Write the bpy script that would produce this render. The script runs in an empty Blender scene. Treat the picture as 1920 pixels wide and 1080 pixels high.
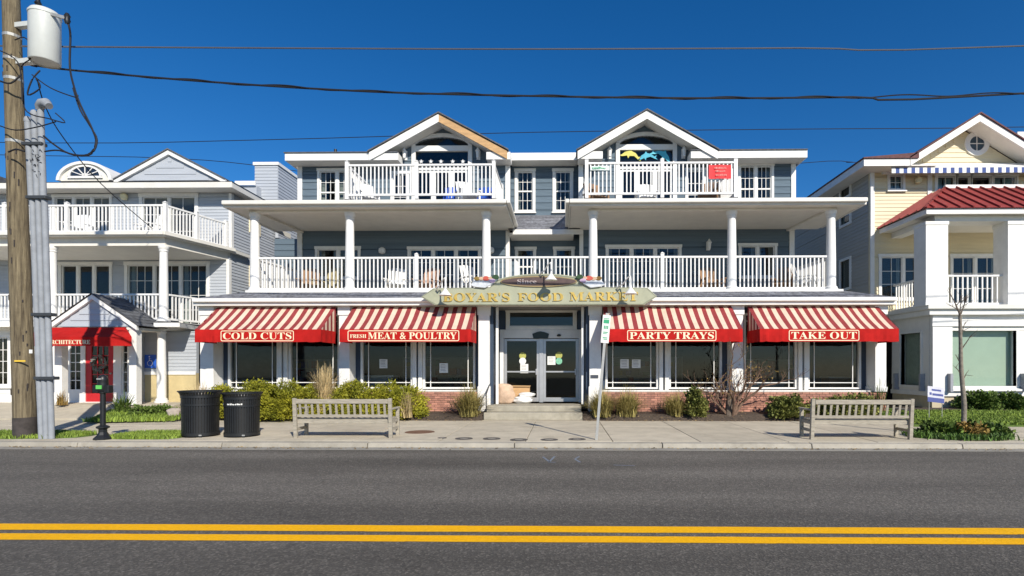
import bpy, math, random
import numpy as np
from mathutils import Vector, Matrix
random.seed(7); np.random.seed(7)
R = math.radians
SC = bpy.context.scene
C = SC.collection

# ------------------------------------------------------------------ camera, sky, sun, exposure
F, PXC, HY, YAW, CAMZ = 1023.0, 1039.0, 690.0, R(0.9), 1.65      # focal length / principal point measured on the 1920 px photo
cam_d = bpy.data.cameras.new('camera'); cam = bpy.data.objects.new('camera', cam_d); C.objects.link(cam)
cam.location = (0, 0, CAMZ); cam.rotation_euler = (R(90), 0, YAW)
cam_d.sensor_width = 36; cam_d.sensor_fit = 'HORIZONTAL'; cam_d.lens = 36 * F / 1920
cam_d.shift_x = (960 - PXC) / 1920; cam_d.shift_y = (HY - 540) / 1920
cam_d.clip_end = 3000; SC.camera = cam

SUN_DIR = Vector((-2.07, 3.8, -2.85)).normalized()               # the way the light travels
wd = bpy.data.worlds.new('World'); SC.world = wd; wd.use_nodes = True
nt = wd.node_tree; nt.nodes.clear()
sky = nt.nodes.new('ShaderNodeTexSky'); sky.sky_type = 'NISHITA'; sky.sun_disc = False
sky.sun_elevation = math.asin(-SUN_DIR.z); sky.sun_rotation = math.atan2(-SUN_DIR.x, -SUN_DIR.y)
sky.air_density = 0.9; sky.dust_density = 0.1; sky.ozone_density = 6.0; sky.altitude = 0
bg = nt.nodes.new('ShaderNodeBackground'); bg.inputs[1].default_value = 0.106
hsv = nt.nodes.new('ShaderNodeHueSaturation'); hsv.inputs['Saturation'].default_value = 1.25; hsv.inputs['Hue'].default_value = 0.503
out = nt.nodes.new('ShaderNodeOutputWorld')
nt.links.new(sky.outputs[0], hsv.inputs['Color']); nt.links.new(hsv.outputs[0], bg.inputs[0]); nt.links.new(bg.outputs[0], out.inputs[0])
sl = bpy.data.lights.new('sun', 'SUN'); sl.energy = 5.0; sl.angle = R(0.5); sl.color = (1.0, 0.93, 0.82)
so = bpy.data.objects.new('sun', sl); C.objects.link(so); so.rotation_euler = SUN_DIR.to_track_quat('-Z', 'Y').to_euler()
so.location = (20, -40, 40)
SC.view_settings.view_transform = 'Standard'; SC.view_settings.look = 'None'
SC.view_settings.exposure = 0.15; SC.view_settings.gamma = 1.0; SC.view_settings.use_curve_mapping = False

# ------------------------------------------------------------------ measuring helpers (photo pixel -> metres on a plane Y)
def W(x, y, Y):
    dx, dz = (x - PXC) / F, (HY - y) / F
    wx, wy = dx * math.cos(YAW) - math.sin(YAW), dx * math.sin(YAW) + math.cos(YAW)
    t = Y / wy
    return (wx * t, Y, CAMZ + dz * t)
def X(x, Y): return W(x, HY, Y)[0]
def Z(y, Y, x=1020): return W(x, y, Y)[2]

# ------------------------------------------------------------------ materials
MATS = {}
def mat(name, col, rough=0.6, var=0.12, scale=6.0, bump=0.0, bscale=60.0, metal=0.0, spec=0.5, island=0.0, col2=None, stretch=None, dirt=0.0, objrand=0.0):
    if name in MATS: return MATS[name]
    m = bpy.data.materials.new(name); m.use_nodes = True; n = m.node_tree.nodes; L = m.node_tree.links
    b = n['Principled BSDF']; b.inputs['Roughness'].default_value = rough; b.inputs['Metallic'].default_value = metal
    b.inputs['Specular IOR Level'].default_value = spec
    tc = n.new('ShaderNodeTexCoord'); mp = n.new('ShaderNodeMapping'); L.new(tc.outputs['Object'], mp.inputs[0])
    if stretch: mp.inputs['Scale'].default_value = stretch
    ns = n.new('ShaderNodeTexNoise'); ns.inputs['Scale'].default_value = scale; ns.inputs['Detail'].default_value = 6; ns.inputs['Roughness'].default_value = 0.65
    L.new(mp.outputs[0], ns.inputs['Vector'])
    rp = n.new('ShaderNodeValToRGB'); e = rp.color_ramp.elements
    c2 = col2 or col
    e[0].position = 0.3; e[1].position = 0.7
    e[0].color = tuple(max(0, v * (1 - var)) for v in col) + (1,); e[1].color = tuple(min(1, v * (1 + var)) for v in c2) + (1,)
    L.new(ns.outputs['Fac'], rp.inputs[0]); last = rp.outputs[0]
    if island:
        g = n.new('ShaderNodeNewGeometry'); h = n.new('ShaderNodeHueSaturation')
        mr = n.new('ShaderNodeMapRange'); mr.inputs['To Min'].default_value = 1 - island; mr.inputs['To Max'].default_value = 1 + island
        L.new(g.outputs['Random Per Island'], mr.inputs[0]); L.new(mr.outputs[0], h.inputs['Value']); L.new(last, h.inputs['Color']); last = h.outputs[0]
    if objrand:
        oi = n.new('ShaderNodeObjectInfo'); h3 = n.new('ShaderNodeHueSaturation'); m3 = n.new('ShaderNodeMapRange'); m3.inputs['To Min'].default_value = 1 - objrand; m3.inputs['To Max'].default_value = 1 + objrand
        L.new(oi.outputs['Random'], m3.inputs[0]); L.new(m3.outputs[0], h3.inputs['Value']); L.new(last, h3.inputs['Color']); last = h3.outputs[0]
    if dirt:
        n2 = n.new('ShaderNodeTexNoise'); n2.inputs['Scale'].default_value = 1.3; n2.inputs['Detail'].default_value = 8; n2.inputs['Roughness'].default_value = 0.75
        L.new(tc.outputs['Object'], n2.inputs['Vector'])
        r2 = n.new('ShaderNodeMapRange'); r2.inputs['From Min'].default_value = 0.52; r2.inputs['From Max'].default_value = 0.75; r2.inputs['To Max'].default_value = dirt
        L.new(n2.outputs['Fac'], r2.inputs[0])
        mx = n.new('ShaderNodeMix'); mx.data_type = 'RGBA'; L.new(r2.outputs[0], mx.inputs['Factor']); L.new(last, mx.inputs['A'])
        mx.inputs['B'].default_value = tuple(v * 0.42 for v in (col[0], col[1] * 0.95, col[2] * 0.85)) + (1,); last = mx.outputs['Result']
    L.new(last, b.inputs['Base Color'])
    if bump:
        nb = n.new('ShaderNodeTexNoise'); nb.inputs['Scale'].default_value = bscale; nb.inputs['Detail'].default_value = 5
        L.new(mp.outputs[0], nb.inputs['Vector']); bp = n.new('ShaderNodeBump'); bp.inputs['Strength'].default_value = bump; bp.inputs['Distance'].default_value = 0.02
        L.new(nb.outputs['Fac'], bp.inputs['Height']); L.new(bp.outputs[0], b.inputs['Normal'])
    MATS[name] = m; return m

def glass_mat(name, tint=(0.75, 0.82, 0.82), refl=1.0):
    if name in MATS: return MATS[name]
    m = bpy.data.materials.new(name); m.use_nodes = True; n = m.node_tree.nodes; L = m.node_tree.links; n.clear()
    o = n.new('ShaderNodeOutputMaterial'); mx = n.new('ShaderNodeMixShader'); tr = n.new('ShaderNodeBsdfTransparent'); gl = n.new('ShaderNodeBsdfGlossy')
    tr.inputs[0].default_value = tint + (1,); gl.inputs['Roughness'].default_value = 0.03; gl.inputs[0].default_value = (refl, refl, refl, 1)
    fr = n.new('ShaderNodeFresnel'); ge = n.new('ShaderNodeNewGeometry'); mr = n.new('ShaderNodeMapRange'); mr.inputs['To Min'].default_value = 1.5; mr.inputs['To Max'].default_value = 1 / 1.5; L.new(ge.outputs['Backfacing'], mr.inputs[0]); L.new(mr.outputs[0], fr.inputs[0])
    ns = n.new('ShaderNodeTexNoise'); ns.inputs['Scale'].default_value = 0.9; bp = n.new('ShaderNodeBump'); bp.inputs['Strength'].default_value = 0.03
    L.new(ns.outputs['Fac'], bp.inputs['Height']); L.new(bp.outputs[0], gl.inputs['Normal'])
    L.new(fr.outputs[0], mx.inputs[0]); L.new(tr.outputs[0], mx.inputs[1]); L.new(gl.outputs[0], mx.inputs[2]); L.new(mx.outputs[0], o.inputs[0])
    MATS[name] = m; return m

def asphalt_mat():
    m = bpy.data.materials.new('asphalt'); m.use_nodes = True; n = m.node_tree.nodes; L = m.node_tree.links; b = n['Principled BSDF']
    b.inputs['Roughness'].default_value = 0.85; b.inputs['Specular IOR Level'].default_value = 0.3
    tc = n.new('ShaderNodeTexCoord')
    v = n.new('ShaderNodeTexVoronoi'); v.inputs['Scale'].default_value = 55; L.new(tc.outputs['Object'], v.inputs['Vector'])
    r = n.new('ShaderNodeValToRGB'); L.new(v.outputs['Color'], r.inputs[0]); e = r.color_ramp.elements
    e[0].color = (0.066, 0.061, 0.053, 1); e[1].color = (0.19, 0.173, 0.147, 1); e[1].position = 0.95
    el = e.new(0.62); el.color = (0.104, 0.095, 0.081, 1)
    mp = n.new('ShaderNodeMapping'); mp.inputs['Scale'].default_value = (0.12, 1.0, 1); L.new(tc.outputs['Object'], mp.inputs[0])
    ns = n.new('ShaderNodeTexNoise'); ns.inputs['Scale'].default_value = 0.9; ns.inputs['Detail'].default_value = 7; L.new(mp.outputs[0], ns.inputs['Vector'])
    mr = n.new('ShaderNodeMapRange'); mr.inputs['From Min'].default_value = 0.3; mr.inputs['From Max'].default_value = 0.7; mr.inputs['To Min'].default_value = 0.78; mr.inputs['To Max'].default_value = 1.3
    L.new(ns.outputs['Fac'], mr.inputs[0])
    # paler towards the kerb, darker towards the near lane
    sp = n.new('ShaderNodeSeparateXYZ'); L.new(tc.outputs['Object'], sp.inputs[0])
    gr = n.new('ShaderNodeMapRange'); gr.inputs['From Min'].default_value = 3.8; gr.inputs['From Max'].default_value = 7.0; gr.inputs['To Min'].default_value = 0.85; gr.inputs['To Max'].default_value = 1.12
    L.new(sp.outputs['Y'], gr.inputs[0])
    wv = n.new('ShaderNodeMath'); wv.operation = 'SINE'; ml = n.new('ShaderNodeMath'); ml.operation = 'MULTIPLY'; ml.inputs[1].default_value = 3.9; L.new(sp.outputs['Y'], ml.inputs[0]); L.new(ml.outputs[0], wv.inputs[0])
    wm = n.new('ShaderNodeMapRange'); wm.inputs['From Min'].default_value = -1; wm.inputs['To Min'].default_value = 0.93; wm.inputs['To Max'].default_value = 1.06; L.new(wv.outputs[0], wm.inputs[0])   # worn wheel paths
    vc = n.new('ShaderNodeTexVoronoi'); vc.feature = 'DISTANCE_TO_EDGE'; vc.inputs['Scale'].default_value = 0.22; nw = n.new('ShaderNodeTexNoise'); nw.inputs['Scale'].default_value = 2.2; nw.inputs['Detail'].default_value = 8
    va = n.new('ShaderNodeVectorMath'); va.operation = 'ADD'; L.new(tc.outputs['Object'], nw.inputs['Vector']); L.new(tc.outputs['Object'], va.inputs[0]); L.new(nw.outputs['Color'], va.inputs[1]); L.new(va.outputs[0], vc.inputs['Vector'])
    cr = n.new('ShaderNodeMapRange'); cr.inputs['From Max'].default_value = 0.0035; cr.inputs['To Min'].default_value = 0.72; cr.inputs['To Max'].default_value = 1.0; L.new(vc.outputs['Distance'], cr.inputs[0])   # fine cracks
    st = n.new('ShaderNodeTexNoise'); st.inputs['Scale'].default_value = 1.7; st.inputs['Detail'].default_value = 3; L.new(tc.outputs['Object'], st.inputs['Vector']); sr = n.new('ShaderNodeMapRange'); sr.inputs['From Min'].default_value = 0.68; sr.inputs['From Max'].default_value = 0.76; sr.inputs['To Min'].default_value = 1.0; sr.inputs['To Max'].default_value = 0.78; L.new(st.outputs['Fac'], sr.inputs[0])   # oil stains
    m1 = n.new('ShaderNodeMath'); m1.operation = 'MULTIPLY'; L.new(wm.outputs[0], m1.inputs[0]); L.new(cr.outputs[0], m1.inputs[1]); m2 = n.new('ShaderNodeMath'); m2.operation = 'MULTIPLY'; L.new(m1.outputs[0], m2.inputs[0]); L.new(sr.outputs[0], m2.inputs[1])
    m3 = n.new('ShaderNodeMath'); m3.operation = 'MULTIPLY'; L.new(m2.outputs[0], m3.inputs[0]); L.new(gr.outputs[0], m3.inputs[1])
    mu = n.new('ShaderNodeMath'); mu.operation = 'MULTIPLY'; L.new(mr.outputs[0], mu.inputs[0]); L.new(m3.outputs[0], mu.inputs[1])
    h = n.new('ShaderNodeHueSaturation'); L.new(r.outputs[0], h.inputs['Color']); L.new(mu.outputs[0], h.inputs['Value'])
    L.new(h.outputs[0], b.inputs['Base Color'])
    bp = n.new('ShaderNodeBump'); bp.inputs['Strength'].default_value = 0.5; bp.inputs['Distance'].default_value = 0.01; L.new(v.outputs['Distance'], bp.inputs['Height']); L.new(bp.outputs[0], b.inputs['Normal'])
    return m

M_white = mat('white_trim', (0.78, 0.77, 0.735), 0.55, 0.06, 3, dirt=0.22)
M_vinyl = mat('white_vinyl', (0.79, 0.785, 0.76), 0.45, 0.05, 4, dirt=0.16)
M_soffit = mat('soffit_white', (0.74, 0.71, 0.64), 0.6, 0.06, 2, dirt=0.1)
M_gutter = mat('gutter_cream', (0.72, 0.7, 0.64), 0.4, 0.06, 2, dirt=0.15)
M_blue = mat('blue_siding', (0.122, 0.165, 0.203), 0.8, 0.14, 3, 0.15, 40, spec=0.15, stretch=(0.3, 1, 3), objrand=0.06)
M_navy = mat('navy_panel', (0.03, 0.05, 0.085), 0.5, 0.1, 3)
M_grey = mat('grey_siding', (0.42, 0.45, 0.49), 0.6, 0.08, 3, stretch=(0.3, 1, 3))
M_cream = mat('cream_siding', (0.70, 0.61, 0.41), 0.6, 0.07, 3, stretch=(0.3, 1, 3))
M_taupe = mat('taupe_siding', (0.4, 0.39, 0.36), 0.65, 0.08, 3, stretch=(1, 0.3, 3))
M_shingle = mat('roof_shingle', (0.16, 0.165, 0.185), 0.9, 0.45, 9, 0.4, 50, island=0.2)
M_shingle_d = mat('dark_shingle', (0.1, 0.105, 0.115), 0.9, 0.4, 9, 0.4, 50, island=0.2)
M_redroof = mat('red_metal_roof', (0.26, 0.042, 0.036), 0.55, 0.18, 2, spec=0.3, dirt=0.3)
M_brick = mat('brick', (0.40, 0.19, 0.135), 0.85, 0.25, 7, 0.3, 60, island=0.35)
M_mortar = mat('mortar', (0.42, 0.36, 0.3), 0.9, 0.15, 12, 0.3)
M_conc = mat('concrete', (0.50, 0.445, 0.34), 0.9, 0.13, 2.2, 0.25, 90, dirt=0.45, objrand=0.09)
M_kerb = mat('kerb_concrete', (0.36, 0.33, 0.27), 0.9, 0.18, 2.5, 0.3, 90, dirt=0.55, objrand=0.1)
M_step = mat('step_concrete', (0.36, 0.33, 0.26), 0.9, 0.2, 3, 0.3, 60, dirt=0.5)
M_gap = mat('joint_dirt', (0.09, 0.08, 0.065), 0.95, 0.3, 8)
M_soil = mat('mulch', (0.075, 0.055, 0.04), 0.95, 0.5, 18, 1.0, 40)
M_grass = mat('grass_blades', (0.12, 0.21, 0.022), 0.7, 0.3, 2, island=0.4, col2=(0.2, 0.27, 0.035))
M_turf = mat('turf_soil', (0.08, 0.13, 0.02), 0.95, 0.4, 12, 0.8, 50)
M_ground = mat('ground', (0.06, 0.065, 0.04), 0.95, 0.3, 0.3)
M_yellow = mat('road_yellow', (0.88, 0.45, 0.008), 0.75, 0.12, 24, 0.3, 60, spec=0.12, dirt=0.15)
M_asph = asphalt_mat()
M_red = mat('awning_red', (0.42, 0.014, 0.012), 0.85, 0.2, 2.5, spec=0.12, dirt=0.12)
M_red2 = mat('awning_red_stripe', (0.26, 0.045, 0.047), 0.9, 0.2, 3, spec=0.12, dirt=0.15)
M_crm2 = mat('awning_cream_stripe', (0.66, 0.52, 0.40), 0.9, 0.12, 3, spec=0.12, dirt=0.2)
M_letter = mat('letter_cream', (0.86, 0.74, 0.5), 0.6, 0.05)
M_gold = mat('gold_leaf', (0.6, 0.42, 0.1), 0.4, 0.25, 8, metal=0.3)
M_sage = mat('sign_sage', (0.36, 0.37, 0.26), 0.6, 0.1, 3, dirt=0.15)
M_oval = mat('sign_brown', (0.09, 0.055, 0.05), 0.6, 0.2, 8)
M_alu = mat('aluminium', (0.5, 0.5, 0.5), 0.38, 0.08, 4, metal=0.55)
M_black = mat('black_metal', (0.012, 0.013, 0.014), 0.42, 0.2, 6)
M_cable = mat('cable_black', (0.006, 0.007, 0.012), 0.75, 0.2, 6)
M_wire = mat('wire_grey', (0.09, 0.095, 0.11), 0.5, 0.1, 3)
M_teak = mat('weathered_teak', (0.35, 0.315, 0.25), 0.85, 0.28, 5, 0.3, 40, stretch=(1, 6, 6))
M_pole = mat('pole_wood', (0.10, 0.072, 0.042), 0.9, 0.5, 4, 0.9, 14, stretch=(5, 5, 0.3), col2=(0.185, 0.15, 0.09), dirt=0.6)
M_tar = mat('pole_tar', (0.05, 0.042, 0.038), 0.9, 0.4, 6)
M_pvc = mat('conduit_grey', (0.28, 0.30, 0.325), 0.65, 0.14, 4, spec=0.2, dirt=0.4)
M_tank = mat('tank_grey', (0.56, 0.58, 0.55), 0.45, 0.06, 3, dirt=0.15)
M_galv = mat('galvanised', (0.4, 0.4, 0.38), 0.5, 0.15, 6, metal=0.4)
M_door = mat('red_door', (0.5, 0.018, 0.022), 0.4, 0.08, 3)
M_found = mat('yellow_foundation', (0.55, 0.45, 0.24), 0.85, 0.12, 2, 0.3, 60, dirt=0.3)
M_stucco = mat('white_stucco', (0.78, 0.76, 0.71), 0.8, 0.05, 3, 0.1, 80, dirt=0.1)
M_base2 = mat('tan_stucco', (0.56, 0.48, 0.33), 0.85, 0.1, 3, 0.2, 80, dirt=0.2)
M_bluestr = mat('blue_stripe', (0.03, 0.07, 0.25), 0.7, 0.1)
M_paper = mat('paper', (0.78, 0.78, 0.74), 0.8, 0.05)
M_ink = mat('ink_grey', (0.2, 0.2, 0.22), 0.8, 0.1)
M_signblue = mat('sign_blue', (0.02, 0.1, 0.5), 0.5, 0.1)
M_green = mat('sign_green', (0.03, 0.35, 0.16), 0.5, 0.1)
M_rawwood = mat('raw_wood', (0.52, 0.32, 0.15), 0.8, 0.2, 6, stretch=(0.4, 2, 2))
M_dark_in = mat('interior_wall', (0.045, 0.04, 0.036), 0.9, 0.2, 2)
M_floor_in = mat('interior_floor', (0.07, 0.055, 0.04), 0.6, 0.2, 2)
M_curtain = mat('curtain', (0.5, 0.5, 0.46), 0.9, 0.15, 8, stretch=(14, 1, 0.3))
M_blind = mat('green_blind', (0.34, 0.44, 0.35), 0.7, 0.06, 2)
M_glass = glass_mat('window_glass', (0.86, 0.9, 0.9), .6); M_glass_clear = glass_mat('clear_glass', (0.97, 0.985, 0.975), .45)
M_glass_sf = glass_mat('shop_glass', (0.86, 0.88, 0.88), .5)
M_bluefab = mat('chair_blue', (0.01, 0.08, 0.45), 0.8, 0.1)
M_cedar = mat('cedar', (0.28, 0.165, 0.09), 0.8, 0.2, 6)
M_sack = mat('sack_tan', (0.56, 0.40, 0.28), 0.9, 0.2, 6, 0.5, 16)
M_bag = mat('bag_white', (0.76, 0.75, 0.72), 0.5, 0.06, 5, 0.3, 14)
M_rust = mat('cover_rust', (0.16, 0.085, 0.05), 0.85, 0.3, 14, 0.4, 50)
M_ring = mat('cover_iron', (0.09, 0.08, 0.07), 0.85, 0.3, 14, 0.4, 50)
M_bark = mat('bark', (0.13, 0.1, 0.075), 0.95, 0.35, 14, 0.6, 30)
M_lemon = mat('tag_yellow', (0.75, 0.5, 0.05), 0.6, 0.1)
M_teal = mat('dolphin_teal', (0.03, 0.38, 0.52), 0.5, 0.1); M_dyel = mat('dolphin_yellow', (0.6, 0.55, 0.1), 0.5, 0.1); M_dblue = mat('dolphin_blue', (0.08, 0.5, 0.62), 0.5, 0.1)
def leafmat(name, a, b, isl=0.45):
    m = mat(name, a, 0.65, 0.3, 1.5, island=isl, col2=b, spec=0.25); return m
M_yew = leafmat('yew_leaf', (0.12, 0.15, 0.014), (0.34, 0.31, 0.025))
M_leaf = leafmat('shrub_leaf', (0.05, 0.1, 0.015), (0.12, 0.17, 0.035))
M_straw = leafmat('straw_blade', (0.34, 0.27, 0.13), (0.5, 0.38, 0.2), 0.35)
M_tangrass = leafmat('tan_blade', (0.2, 0.18, 0.05), (0.38, 0.31, 0.11), 0.4)
M_rusty = leafmat('rust_leaf', (0.28, 0.15, 0.04), (0.3, 0.22, 0.06), 0.4)

# ------------------------------------------------------------------ mesh building
class MB:
    def __init__(s): s.v = []; s.f = []; s.m = []
    def add(s, vs, fs, mi=0):
        o = len(s.v); s.v += [tuple(v) for v in vs]; s.f += [tuple(i + o for i in f) for f in fs]; s.m += [mi] * len(fs); return s
    def box(s, x0, x1, y0, y1, z0, z1, mi=0):
        if x0 > x1: x0, x1 = x1, x0
        if y0 > y1: y0, y1 = y1, y0
        if z0 > z1: z0, z1 = z1, z0
        return s.add([(x0, y0, z0), (x1, y0, z0), (x1, y1, z0), (x0, y1, z0), (x0, y0, z1), (x1, y0, z1), (x1, y1, z1), (x0, y1, z1)],
                     [(0, 3, 2, 1), (4, 5, 6, 7), (0, 1, 5, 4), (1, 2, 6, 5), (2, 3, 7, 6), (3, 0, 4, 7)], mi)
    def hexa(s, p, mi=0):                                        # 8 corners, bottom four then top four
        return s.add(p, [(0, 3, 2, 1), (4, 5, 6, 7), (0, 1, 5, 4), (1, 2, 6, 5), (2, 3, 7, 6), (3, 0, 4, 7)], mi)
    def bar(s, a, b, w, h, mi=0, up=(0, 0, 1)):                   # rectangular bar from a to b
        a, b = Vector(a), Vector(b); d = (b - a).normalized(); u = Vector(up)
        if abs(d.dot(u)) > 0.99: u = Vector((0, 1, 0))
        sx = d.cross(u).normalized() * w / 2; sz = sx.cross(d).normalized() * h / 2
        return s.hexa([a - sx - sz, a + sx - sz, b + sx - sz, b - sx - sz, a - sx + sz, a + sx + sz, b + sx + sz, b - sx + sz], mi)
    def prism(s, poly, y0, y1, mi=0):                             # polygon in XZ, extruded along Y
        n = len(poly); vs = [(x, y0, z) for x, z in poly] + [(x, y1, z) for x, z in poly]
        return s.add(vs, [tuple(range(n)), tuple(range(2 * n - 1, n - 1, -1))] + [(i, i + n, (i + 1) % n + n, (i + 1) % n) for i in range(n)], mi)
    def prismz(s, poly, z0, z1, mi=0):                            # polygon in XY, extruded along Z
        n = len(poly); vs = [(x, y, z0) for x, y in poly] + [(x, y, z1) for x, y in poly]
        return s.add(vs, [tuple(range(n - 1, -1, -1)), tuple(range(n, 2 * n))] + [(i, (i + 1) % n, (i + 1) % n + n, i + n) for i in range(n)], mi)
    def tube(s, pts, r, n=6, mi=0, cap=True):
        pts = [Vector(p) for p in pts]; rs = r if isinstance(r, (list, tuple)) else [r] * len(pts); rings = []; ref = Vector((0.13, 0.21, 0.97))
        for i, p in enumerate(pts):
            d = (pts[min(i + 1, len(pts) - 1)] - pts[max(i - 1, 0)]).normalized()
            rr = ref if abs(d.dot(ref)) < 0.95 else Vector((1, 0, 0))
            a = d.cross(rr).normalized(); b = d.cross(a)
            rings.append([p + (a * math.cos(2 * math.pi * k / n) + b * math.sin(2 * math.pi * k / n)) * rs[i] for k in range(n)])
        vs = [v for q in rings for v in q]; fs = []
        for i in range(len(pts) - 1):
            for k in range(n): fs.append((i * n + k, i * n + (k + 1) % n, (i + 1) * n + (k + 1) % n, (i + 1) * n + k))
        if cap: fs += [tuple(range(n - 1, -1, -1)), tuple(range((len(pts) - 1) * n, len(pts) * n))]
        return s.add(vs, fs, mi)
    def lathe(s, prof, cx, cy, n=24, mi=0, z0=0.0):                # (r, z) profile about a vertical axis
        vs = []; fs = []
        for r, z in prof:
            for k in range(n): vs.append((cx + r * math.cos(2 * math.pi * k / n), cy + r * math.sin(2 * math.pi * k / n), z0 + z))
        for i in range(len(prof) - 1):
            for k in range(n): fs.append((i * n + k, i * n + (k + 1) % n, (i + 1) * n + (k + 1) % n, (i + 1) * n + k))
        fs += [tuple(range(n - 1, -1, -1)), tuple(range((len(prof) - 1) * n, len(prof) * n))]
        return s.add(vs, fs, mi)
    def quad(s, a, b, c, d, mi=0): return s.add([a, b, c, d], [(0, 1, 2, 3)], mi)
    def build(s, name, mats, parent=None, smooth=False, bevel=0.0):
        off = Vector((0, 0, 0)); q = parent
        while q is not None: off += q.location; q = q.parent
        me = bpy.data.meshes.new(name); me.from_pydata([(v[0] - off.x, v[1] - off.y, v[2] - off.z) for v in s.v], [], s.f)
        for m in (mats if isinstance(mats, (list, tuple)) else [mats]): me.materials.append(m)
        if any(s.m): me.polygons.foreach_set('material_index', s.m)
        if smooth: me.polygons.foreach_set('use_smooth', [True] * len(me.polygons))
        me.update(); o = bpy.data.objects.new(name, me); C.objects.link(o)
        if parent: o.parent = parent
        if bevel:
            bm = o.modifiers.new('bevel', 'BEVEL'); bm.width = bevel; bm.segments = 2; bm.limit_method = 'ANGLE'
        if smooth: me.set_sharp_from_angle(angle=R(40))
        return o

def tag(o, label=None, cat=None, group=None, kind=None):
    if label: o['label'] = label
    if cat: o['category'] = cat
    if group: o['group'] = group
    if kind: o['kind'] = kind
    return o
def thing(name, label, cat, loc, group=None):
    o = bpy.data.objects.new(name, None); C.objects.link(o); o.location = loc; o.empty_display_size = 0.2
    return tag(o, label, cat, group)
def struct(o): o['kind'] = 'structure'; return o
def inst(name, mesh, parent, loc, scale=(1, 1, 1), rot=(0, 0, 0)):
    o = bpy.data.objects.new(name, mesh); C.objects.link(o); o.parent = parent
    off = Vector((0, 0, 0)); q = parent
    while q is not None: off += q.location; q = q.parent
    o.location = Vector(loc) - off; o.scale = scale; o.rotation_euler = rot; return o
def copy_tree(o, parent=None):
    c = o.copy(); C.objects.link(c); c.parent = parent
    for ch in [k for k in bpy.data.objects if k.parent == o]: copy_tree(ch, c)
    return c
def unit_mesh(name, mb, m, smooth=False):
    o = mb.build(name, m, None, smooth); me = o.data; bpy.data.objects.remove(o); return me

def serif(s):                                                    # bold roman capitals
    return ''.join(chr(0x1D400 + ord(ch) - 65) if 'A' <= ch <= 'Z' else chr(0x1D41A + ord(ch) - 97) if 'a' <= ch <= 'z' else ch for ch in s)
def text(s, x0, x1, Y, zc, h, m, parent, depth=0.01, name='lettering', shear=0.0):
    cu = bpy.data.curves.new('t', 'FONT'); cu.body = s; cu.size = 1; cu.extrude = 0.02; cu.shear = shear
    o = bpy.data.objects.new('t', cu); C.objects.link(o); bpy.context.view_layer.update()
    me = bpy.data.meshes.new_from_object(o.evaluated_get(bpy.context.evaluated_depsgraph_get())); bpy.data.objects.remove(o)
    co = np.array([v.co[:] for v in me.vertices]); fs = [tuple(p.vertices) for p in me.polygons]; bpy.data.meshes.remove(me)
    mn, mx = co.min(0), co.max(0)
    vx = x0 + (co[:, 0] - mn[0]) / (mx[0] - mn[0]) * (x1 - x0); vz = zc - h / 2 + (co[:, 1] - mn[1]) / (mx[1] - mn[1]) * h
    vy = Y - (co[:, 2] - mn[2]) / (mx[2] - mn[2]) * depth
    mb = MB(); mb.add(list(zip(vx, vy, vz)), fs); return mb.build(name, m, parent)

# rectangles of a wall minus its openings
def cut(x0, x1, z0, z1, holes):
    zs = sorted({z0, z1} | {min(max(h[i], z0), z1) for h in holes for i in (2, 3)}); res = []
    for a, b in zip(zs, zs[1:]):
        if b - a < 1e-4: continue
        cx = x0
        for h in sorted(h for h in holes if h[2] < b - 1e-4 and h[3] > a + 1e-4):
            if h[0] > cx + 1e-4: res.append((cx, min(h[0], x1), a, b))
            cx = max(cx, h[1])
        if cx < x1 - 1e-4: res.append((cx, x1, a, b))
    return res
_bd = MB(); _bd.add([(0, 0, 0), (1, 0, 0), (1, -0.026, 0), (0, -0.026, 0), (0, -0.004, 1), (1, -0.004, 1), (1, 0, 1), (0, 0, 1)], [(0, 1, 2, 3), (3, 2, 5, 4), (4, 5, 6, 7), (0, 3, 4, 7), (1, 6, 5, 2), (0, 7, 6, 1)])
BOARD = {}
def board_mesh(m):
    if m.name not in BOARD: BOARD[m.name] = unit_mesh('siding_board', _bd, m)
    return BOARD[m.name]
def front_wall(parent, x0, x1, z0, z1, Y, holes, m, expo, separate, thick=0.12, gable=None):
    """wall facing the street with lapped boards; gable=(xc, zapex) clips boards to a triangle from (x0,z0),(x1,z0)"""
    b = MB()
    if gable:
        b.prism([(x0, z0), (x1, z0), (gable[0], gable[1])], Y, Y + thick)
    else:
        for r in cut(x0, x1, z0, z1, holes): b.box(r[0], r[1], Y, Y + thick, r[2], r[3])
    w = b.build('wall', m, parent); jb = MB(); k = 0; z = z0
    while z < z1 - 0.01:
        zt = min(z + expo, z1)
        if gable:
            f = min(1, (z + 0.95 * expo - z0) / (gable[1] - z0)); segs = [(x0 + (gable[0] - x0) * f, x1 + (gable[0] - x1) * f, z, zt)]
        else: segs = cut(x0, x1, z, zt, holes)
        for r in segs:
            if r[1] - r[0] < 0.02: continue
            if separate: inst('siding_board', board_mesh(m), w, (r[0], Y - 0.002, r[2]), (r[1] - r[0], 1, r[3] - r[2]))
            else:
                jb.add([(r[0] + v[0] * (r[1] - r[0]), Y - 0.002 + v[1] * 0.8, r[2] + v[2] * (r[3] - r[2])) for v in _bd.v], _bd.f)
        z = zt
    if not separate and jb.v: tag(jb.build('siding', m, w), kind='stuff')
    return w
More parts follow.
